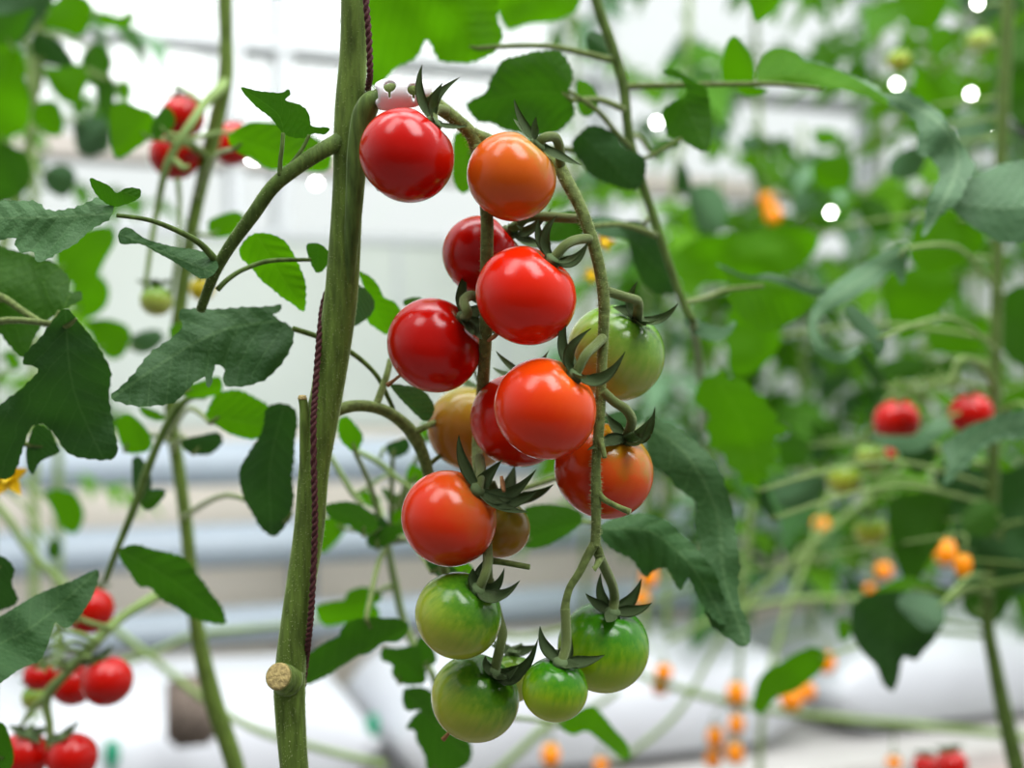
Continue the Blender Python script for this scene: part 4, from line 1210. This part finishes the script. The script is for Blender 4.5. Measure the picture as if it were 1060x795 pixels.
bm = bmesh.new()
c = P(198, 735, 1.66)
bmesh.ops.create_cube(bm, size=1.0, matrix=Matrix.Translation(c) @ Matrix.Rotation(TH, 4, 'Z') @ Matrix.Diagonal((.062, .062, .085, 1)))
bmesh.ops.bevel(bm, geom=bm.edges[:], offset=.008, segments=3, affect='EDGES')
tag(obj('rockwool_block', bm, M['block'], None), 'dark brown rooting block on the white bags beside the slanting vine', 'rooting block')

# pale leafless stems hanging in front of the bags
bs = [
    ('pale runner stem lying slantwise left of the thick stem, upper', [(60, 600, 1.2, 9), (121, 653, 1.2, 8), (160, 683, 1.2, 7), (207, 721, 1.2, 8), (264, 755, 1.2, 8), (330, 775, 1.2, 8), (400, 792, 1.2, 8)]),
    ('pale runner stem crossing behind the slanting vine towards the thick stem', [(110, 690, 1.3, 7), (160, 675, 1.3, 7), (204, 657, 1.3, 7), (290, 648, 1.3, 6), (340, 640, 1.3, 5)]),
    ('pale stem climbing at the left edge between the dark leaves', [(-10, 515, .95, 9), (10, 540, .95, 9), (30, 570, .95, 9), (60, 601, .95, 8), (90, 640, .95, 8)]),
    ('long pale runner stem lying low across the right hand bags', [(600, 660, 1.6, 5), (640, 690, 1.6, 7), (720, 718, 1.6, 8), (800, 735, 1.6, 8), (880, 745, 1.6, 9), (960, 752, 1.6, 9), (1080, 765, 1.6, 8)]),
    ('pale thin stem slanting up from the amber chain towards the lobed leaf', [(640, 790, 1.5, 6), (700, 740, 1.5, 6), (735, 680, 1.5, 5), (760, 640, 1.5, 6), (810, 590, 1.5, 6), (850, 555, 1.5, 6), (905, 510, 1.5, 5)]),
    ('pale thin stem running level above the right hand bags', [(690, 665, 1.5, 5), (740, 640, 1.5, 6), (790, 625, 1.5, 7), (840, 620, 1.5, 7), (900, 620, 1.5, 6)]),
    ('pale stem slanting behind the lowest green tomatoes', [(480, 830, 1.4, 9), (530, 785, 1.4, 9), (570, 750, 1.4, 9), (610, 735, 1.4, 7), (640, 715, 1.4, 6)]),
    ('pale runner stem behind the forked end of the truss', [(510, 655, 1.2, 5), (540, 660, 1.2, 5), (580, 652, 1.2, 5), (610, 645, 1.2, 5)]),
    ('pale upright stem in front of the grey post', [(778, 520, 1.6, 6), (774, 560, 1.6, 6), (768, 610, 1.6, 6), (766, 700, 1.6, 4), (763, 790, 1.6, 4)]),
]
av = empty('tomato_plant', (P(786, 900, 1.62).x, 1.62, 0.0), 'spindly pale vine carrying the amber fruit in front of the right hand bags', 'plant')
avs = [(912, 462, 1.72, 3), (880, 486, 1.72, 4), (856, 520, 1.70, 5), (838, 570, 1.68, 5), (812, 640, 1.63, 6), (792, 720, 1.6, 6), (786, 800, 1.6, 7), (786, 1000, 1.6, 8), (786, 1470, 1.6, 8)]
bm, acs, ars = ptube(avs, 8, 6)
obj('stem', bm, M['farstem'], av)
attach = list(acs)
for lab, sp_ in bs:
    bm, cs, rs = ptube(sp_, 8, 5)
    px0 = sp_[0][0]
    owner = lv if px0 < 200 else (mv if px0 < 560 else av)
    obj('runner', bm, M['farstem'], owner)
    if px0 > 450:
        attach += cs
for i, (x, y, d_, r_, el, lab) in enumerate(OR):
    body, c, r, ax = tomato(lab, x, y, d_, r_, 't_amber', (.12 * math.sin(i * 2.1), .1, 1), seed=60 + i, elong=el, group='amber cherry tomatoes', sep_len=.010, sep_w=.0018, lowres=True)
    b0 = c + ax * r * .85 * el
    q = min(attach, key=lambda p: (p - b0).length + (0.08 if p.z < b0.z else 0))
    if y < 300:
        q = P(776, 170, 2.42)
    up = b0 + Vector((0, .002, .014))
    bm = bmesh.new()
    tube(bm, [b0, up, up.lerp(q, .5) + Vector((0, 0, .012)), q], [.0014, .0012, .0012, .0016], 7, 4)
    obj('pedicel', bm, M['farstem'], body)

# ------------------------------------------------------------------ far plants: compound leaves copied plant by plant
def far_leaf_mesh(name, kind, seed):
    rnd = random.Random(seed)
    bm = bmesh.new()
    uvl = bm.loops.layers.uv.new('leaf')
    L = .20

    def rach(t):
        return Vector((L * t, 0, -.05 * t * t))
    tube(bm, [rach(t) for t in (0, .35, .7, 1)], [.0028, .0022, .0016, .001], 6, 3)

    def leaflet(o, yaw, ln, pitch):
        half = [(0, .02), (.12, .26), (.24, .34), (.30, .27), (.42, .32), (.52, .20), (.62, .22), (.72, .12), (.85, .09), (1, 0)]
        half = [(a, b * rnd.uniform(.85, 1.15)) for a, b in half]
        poly = [Vector(p) for p in half] + [Vector((a, -b * rnd.uniform(.85, 1.1))) for a, b in reversed(half[:-1])]
        v2, tris = sheet(poly, .14)
        rot = Matrix.Rotation(yaw, 4, 'Z') @ Matrix.Rotation(pitch, 4, 'Y') @ Matrix.Rotation(rnd.uniform(-.5, .5), 4, 'X')
        vs = []
        for q in v2:
            z = abs(q.y) * .35 - q.x * q.x * .3 + noise.noise(Vector((q.x * 4, q.y * 4, seed + yaw))) * .07
            vs.append(bm.verts.new(o + rot @ (Vector((q.x, q.y, z)) * ln)))
        for t in tris:
            f = bm.faces.new([vs[i] for i in t])
            for lp, i in zip(f.loops, t):
                lp[uvl].uv = (v2[i].x, v2[i].y)
    for t in (.34, .62, .86):
        for s in (-1, 1):
            leaflet(rach(t + rnd.uniform(-.03, .03)), s * rnd.uniform(.9, 1.3), .075 * rnd.uniform(.75, 1.2), rnd.uniform(.05, .6))
    leaflet(rach(1), rnd.uniform(-.2, .2), .095, .5)
    me = bpy.data.meshes.new(name)
    bm.to_mesh(me)
    bm.free()
    me.materials.append(M[kind])
    for p in me.polygons:
        p.use_smooth = True
    return me


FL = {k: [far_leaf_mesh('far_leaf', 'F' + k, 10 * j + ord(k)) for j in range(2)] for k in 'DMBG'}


def far_plant(label, px, d, y0, y1, n, seed, weights='DMMBBBG', lean=0.0, sc=1.0):
    rnd = random.Random(seed)
    top, bot = P(px + lean, y0, d), P(px, y1, d)
    b = Vector((bot.x, d, .88 if 2.1 < d < 2.7 else 0))
    root = empty('tomato_plant', b, label, 'plant', 'far rows of tomato plants')
    bm = bmesh.new()
    pts = [b, bot, bot.lerp(top, .35) + Vector((rnd.uniform(-.02, .02), 0, 0)), bot.lerp(top, .7) + Vector((rnd.uniform(-.02, .02), 0, 0)), top]
    tube(bm, pts, [.008, .007, .006, .006, .004], 8, 5)
    obj('stem', bm, M['farstem'], root)
    for k in range(n):
        t = (k + rnd.random()) / n
        p = bot.lerp(top, t)
        az = k * 2.4 + rnd.uniform(-.5, .5)
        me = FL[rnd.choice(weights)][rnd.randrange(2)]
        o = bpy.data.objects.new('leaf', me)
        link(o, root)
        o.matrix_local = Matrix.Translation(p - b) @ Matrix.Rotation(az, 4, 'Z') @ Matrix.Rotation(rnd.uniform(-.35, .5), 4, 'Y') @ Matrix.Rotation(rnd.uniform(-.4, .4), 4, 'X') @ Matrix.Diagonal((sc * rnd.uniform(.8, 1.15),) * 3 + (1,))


FP = [
    ('hazy tomato plant just right of the thin leaning vine, behind its small leaf', 690, 2.28, -160, 560, 15, 1, 'MBBBG', 20, 1.1),
    ('hazy tomato plant behind the long arching leaf, right of centre', 775, 2.42, -100, 560, 18, 2, 'MBBBG', 0, 1.15),
    ('hazy tomato plant behind the curled leaf', 840, 2.35, 130, 600, 17, 3, 'MBBBGD', -10, 1.1),
    ('hazy tomato plant behind the red pair at the right', 960, 2.45, -100, 600, 24, 4, 'MBBBG', 10, 1.2),
    ('hazy tomato plant beyond the right edge stem', 1065, 2.57, -100, 620, 24, 5, 'MMBBG', 0, 1.2),
    ('hazy tomato plant between the arching leaf and the tall pale stem', 905, 2.95, -200, 500, 19, 6, 'MBBBG', 0, 1.25),
    ('distant tomato plant directly behind the lobed backlit leaf', 745, 2.34, 180, 600, 15, 7, 'MBBBGD', 0, 1.05),
    ('hazy tomato plant in the upper left corner', 35, 1.75, -160, 200, 11, 8, 'MBBGGD', 10, .85),
    ('distant tomato plant at the left behind the dark leaf', 60, 1.9, 250, 500, 6, 9, 'BBM', 0, .75),
    ('distant tomato plant seen through the gap above the pale orange fruit', 605, 2.9, -200, 330, 10, 10, 'MBBG', -20, 1.1),
    ('distant tomato plant between the front truss and the dark sweeping leaf', 668, 2.26, 200, 470, 10, 11, 'MBBG', 0, .95),
    ('distant tomato plant at the upper right behind the round lights', 1010, 3.05, -260, 480, 19, 12, 'MBBBG', 0, 1.3),  # the round lights are the added glint balls, no real lamps
    ('distant tomato plant low behind the olive green tomato', 860, 2.5, 360, 560, 7, 13, 'BBMG', 0, 1.0),
]
for a in FP:
    far_plant(*a)

# extra blurred leaves at the upper left, on a plant of their own
ul = empty('tomato_plant', (P(10, 900, 1.0).x, 1.0, 0.0), 'blurred bright leaved tomato plant hanging into the upper left corner', 'plant')
bm, _, _ = ptube([(30, -200, 1.05, 12), (40, 0, 1.05, 10), (30, 150, 1.05, 10), (-5, 300, 1.05, 11), (-10, 500, 1.05, 12), (-10, 2100, 1.05, 14)], 8, 5)
obj('stem', bm, M['farstem'], ul)


def Z0(*pts):
    return [(x * .18868, y * .18868) for x, y in pts]


for pts, d_, k in [
    (Z0((-100, 240), (60, 240), (120, 300), (150, 400), (120, 420), (160, 500), (165, 600), (150, 690), (80, 740), (-100, 780)), .9, 'B'),
    (Z0((-60, 90), (60, 80), (190, 45), (160, 110), (120, 210), (60, 240), (-60, 235)), .85, 'M'),
    (Z0((-60, -50), (300, -50), (260, 60), (180, 160), (120, 240), (90, 150), (0, 95), (-60, 100)), .95, 'G'),
    (Z0((200, 180), (300, 210), (380, 290), (400, 350), (330, 370), (240, 340), (170, 270)), .95, 'D'),
    (Z0((230, 370), (330, 370), (400, 340), (470, 380), (480, 460), (430, 550), (370, 570), (310, 520), (260, 450)), 1.0, 'B'),
    (Z0((240, 150), (260, 60), (340, -30), (450, -30), (520, 60), (480, 160), (420, 210), (350, 170)), 1.0, 'B'),
    (Z0((520, 60), (600, 80), (660, 90), (720, 60), (740, 100), (700, 150), (620, 150), (550, 140)), 1.0, 'B'),
    (Z0((460, 280), (540, 230), (600, 300), (620, 360), (560, 480), (500, 480), (440, 370)), 1.1, 'M'),
    (Z0((530, 480), (600, 400), (640, 500), (620, 640), (580, 660), (530, 560)), 1.1, 'M'),
    (Z0((640, 470), (690, 430), (720, 480), (710, 560), (660, 570)), 1.1, 'B'),
    (Z0((180, 600), (240, 550), (320, 570), (345, 640), (340, 740), (260, 740), (180, 670)), 1.0, 'B'),
    (Z0((420, 680), (520, 650), (590, 680), (590, 800), (500, 860), (420, 820)), 1.1, 'G'),
    (A((-40, 370), (30, 400), (80, 430), (85, 500), (50, 540), (-40, 560)), .95, 'M'),
    (A((120, 470), (180, 450), (210, 490), (180, 540), (130, 520)), 1.1, 'G'),
    (A((205, 330), (280, 320), (305, 370), (290, 420), (220, 410)), 1.1, 'G'),
    (A((150, 690), (200, 640), (290, 620), (320, 650), (280, 730), (240, 790), (170, 760)), .85, 'B'),
    (B((200, 110), (260, 90), (298, 120), (290, 180), (240, 210), (205, 180)), .9, 'B'),
    (B((240, 220), (330, 220), (360, 260), (330, 320), (280, 310)), .9, 'B'),
    (B((360, 260), (430, 240), (450, 270), (410, 305), (365, 300)), .95, 'G'),
    (Cc((120, 40), (160, 30), (205, 42), (232, 100), (205, 155), (165, 130), (140, 80)), .95, 'B'),
    (Cc((130, 180), (160, 165), (170, 200), (150, 222), (130, 210)), 1.0, 'M'),
    (B((10, 300), (40, 305), (60, 340), (30, 355)), .9, 'B'),
    (Cc((900, 110), (950, 120), (930, 170), (880, 205), (870, 160)), .8, 'B'),
]:
    leaf(ul, pts, d_, k, ty=.03, ser=.5)

# extra blurred big leaves behind the right vine
for pts, d_, k in [
    (D((95, 700), (180, 650), (300, 640), (420, 630), (500, 640), (480, 700), (420, 750), (300, 770), (180, 780), (110, 770)), 1.1, 'B'),
    (D((480, 450), (540, 425), (590, 440), (585, 510), (530, 525), (485, 500)), 1.3, 'B'),
    (D((600, 560), (640, 540), (690, 570), (700, 630), (640, 640)), 1.3, 'M'),
    (D((430, 530), (470, 520), (480, 570), (430, 590)), 1.4, 'G'),
    (D((480, 360), (540, 355), (545, 390), (500, 405)), 1.5, 'B'),
    (D((280, 380), (330, 370), (335, 410), (285, 415)), 1.5, 'G'),
    (D((140, 520), (210, 510), (250, 570), (220, 640), (160, 620)), 1.3, 'G'),
    (D((690, 440), (760, 400), (790, 430), (770, 480), (700, 490)), 1.1, 'G'),
    (D((100, 520), (120, 435), (150, 510), (140, 530)), 1.3, 'D'),
    (E((680, 90), (800, 80), (860, 110), (800, 240), (720, 270), (680, 200)), 1.15, 'B'),
    (E((250, 190), (330, 210), (400, 250), (350, 340), (260, 370), (245, 280)), 1.0, 'B'),
    (E((380, 545), (440, 535), (480, 560), (460, 610), (400, 620)), 1.1, 'M'),
    (E((370, 650), (440, 640), (520, 650), (480, 720), (390, 730)), 1.1, 'G'),
    (E((460, 560), (500, 540), (520, 580), (490, 610)), 1.2, 'D'),
    (E((600, 290), (640, 320), (680, 370), (700, 400), (660, 390), (620, 350)), 1.0, 'D'),
]:
    leaf(rv, pts, d_, k, ty=.03, ser=.5)

# stalks that tie each single leaf to its plant's stem
for parent, o, pts, spine, d in LOOSE:
    stem = next((c for c in parent.children if c.name.split('.')[0] == 'stem'), None)
    if stem is None:
        continue
    Wm = WM[stem.name]
    sv = [Wm @ v.co for v in stem.data.vertices][::3]
    Wl = WM[o.name]
    lv_ = [Wl @ v.co for v in o.data.vertices]
    ends = [P(*spine[0], d), P(*spine[-1], d)] if spine else lv_
    best = None
    for e_ in ends:
        for q in sv:
            l_ = (q - e_).length + max(0, q.z - e_.z) * .4
            if best is None or l_ < best[0]:
                best = (l_, e_, q)
    l_, e_, q = best
    if l_ > .34 or l_ < .004:
        continue
    e2 = min(lv_, key=lambda p: (p - e_).length)
    inn = min(lv_, key=lambda p: abs((p - e2).length - .006) + (p - (e2 + (e2 - q).normalized() * .006)).length)
    bm = bmesh.new()
    tube(bm, [inn, e2, e2.lerp(q, .5) + Vector((0, 0, .06 * l_)), q], [.0006, .0012, .0015, .0018], 7, 5)
    obj('leaf_stalk', bm, M['farstem' if d > .7 else 'truss'], o)

# ------------------------------------------------------------------ glints, built as added glowing balls
LT = [(928, 87, 1.95, 'brightest round white glint above the arching leaf'), (860, 220, 1.95, 'round white glint in the leaves below the arching leaf'), (1005, 97, 1.95, 'small round white glint near the tall pale stem, upper'),
      (1033, 142, 1.95, 'small round white glint near the tall pale stem, lower'), (680, 127, 1.95, 'round white glint beside the small hanging leaf'), (327, 190, 2.7, 'round white glint left of the thick stem under the leaf branch'),
      (260, 163, 2.6, 'white glint under the bright leaf beside the red fruit, one of a close pair, left'), (264, 164, 2.65, 'white glint under the bright leaf beside the red fruit, one of a close pair, right'), (1012, 3, 1.95, 'round white glint at the top edge near the right corner'),
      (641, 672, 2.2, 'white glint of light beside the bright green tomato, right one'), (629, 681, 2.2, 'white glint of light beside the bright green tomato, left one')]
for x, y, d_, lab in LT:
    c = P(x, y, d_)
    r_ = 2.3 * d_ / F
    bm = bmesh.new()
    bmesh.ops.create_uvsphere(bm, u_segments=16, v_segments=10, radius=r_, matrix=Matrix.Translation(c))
    o = obj('glint_ball', bm, M['glow'], None)  # added glowing ball in place of a glint
    tag(o, lab, 'glint', 'small round white glints')
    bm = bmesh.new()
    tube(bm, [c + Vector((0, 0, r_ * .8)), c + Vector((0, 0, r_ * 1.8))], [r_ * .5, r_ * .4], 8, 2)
    obj('glint_cap', bm, M['alu'], o)  # invented cap on top of each glint ball

# ------------------------------------------------------------------ light, world, camera
w = bpy.data.worlds.new('daylight')
bpy.context.scene.world = w
w.use_nodes = True
nt = w.node_tree
nt.nodes.clear()
wo = nt.nodes.new('ShaderNodeOutputWorld')
bg = nt.nodes.new('ShaderNodeBackground')
tc = nt.nodes.new('ShaderNodeTexCoord')
sx = nt.nodes.new('ShaderNodeSeparateXYZ')
nt.links.new(tc.outputs['Generated'], sx.inputs[0])
mr = N(nt, 'ShaderNodeMapRange')
mr.inputs['From Min'].default_value = -1
mr.inputs['From Max'].default_value = 1
nt.links.new(sx.outputs['Z'], mr.inputs[0])
rp = ramp(nt, [(0.0, (.14, .15, .13, 1)), (0.45, (.5, .51, .49, 1)), (0.52, (.95, .97, .97, 1)), (0.75, (1.25, 1.27, 1.3, 1)), (1.0, (1.7, 1.72, 1.78, 1))])
nt.links.new(mr.outputs[0], rp.inputs[0])
my = N(nt, 'ShaderNodeMapRange')
my.inputs['From Min'].default_value = -.8
my.inputs['From Max'].default_value = .35
my.inputs['To Min'].default_value = .2
my.inputs['To Max'].default_value = 1.0
nt.links.new(sx.outputs['Y'], my.inputs[0])
mxw = N(nt, 'ShaderNodeMix', data_type='RGBA', blend_type='MULTIPLY')
mxw.inputs['Factor'].default_value = 1.0
nt.links.new(rp.outputs[0], mxw.inputs['A'])
nt.links.new(my.outputs[0], mxw.inputs['B'])
nt.links.new(mxw.outputs['Result'], bg.inputs['Color'])
bg.inputs['Strength'].default_value = 1.0
nt.links.new(bg.outputs[0], wo.inputs[0])


def area(name, loc, target, size, energy, col=(1, 1, 1)):
    l = bpy.data.lights.new(name, 'AREA')
    l.shape = 'RECTANGLE'
    l.size, l.size_y = size
    l.energy = energy
    l.color = col
    o = bpy.data.objects.new(name, l)
    o.location = loc
    o.rotation_euler = (Vector(target) - Vector(loc)).to_track_quat('-Z', 'Y').to_euler()
    C.objects.link(o)


area('roof_light_a', (.55, -.2, 3.1), (0, .5, 1.35), (.7, 1.3), 34)
area('roof_light_b', (-.65, -.1, 3.1), (0, .5, 1.35), (.6, 1.3), 16)

area('wall_fill', (.7, .9, 2.9), (.7, 3.2, .95), (3.6, .9), 72)  # added area light that brightens the back wall and bench

cam = bpy.data.cameras.new('camera')
co = bpy.data.objects.new('camera', cam)
C.objects.link(co)
co.location = (0, 0, CAMZ)
co.rotation_euler = (R(90), 0, 0)
cam.sensor_width = 36
cam.lens = 36 * F / 1060
cam.clip_start = .02
cam.clip_end = 60
cam.dof.use_dof = True
cam.dof.focus_distance = .455
cam.dof.aperture_fstop = cam.lens / 8.1
sc = bpy.context.scene
sc.camera = co
sc.view_settings.view_transform = 'Standard'
sc.view_settings.look = 'None'
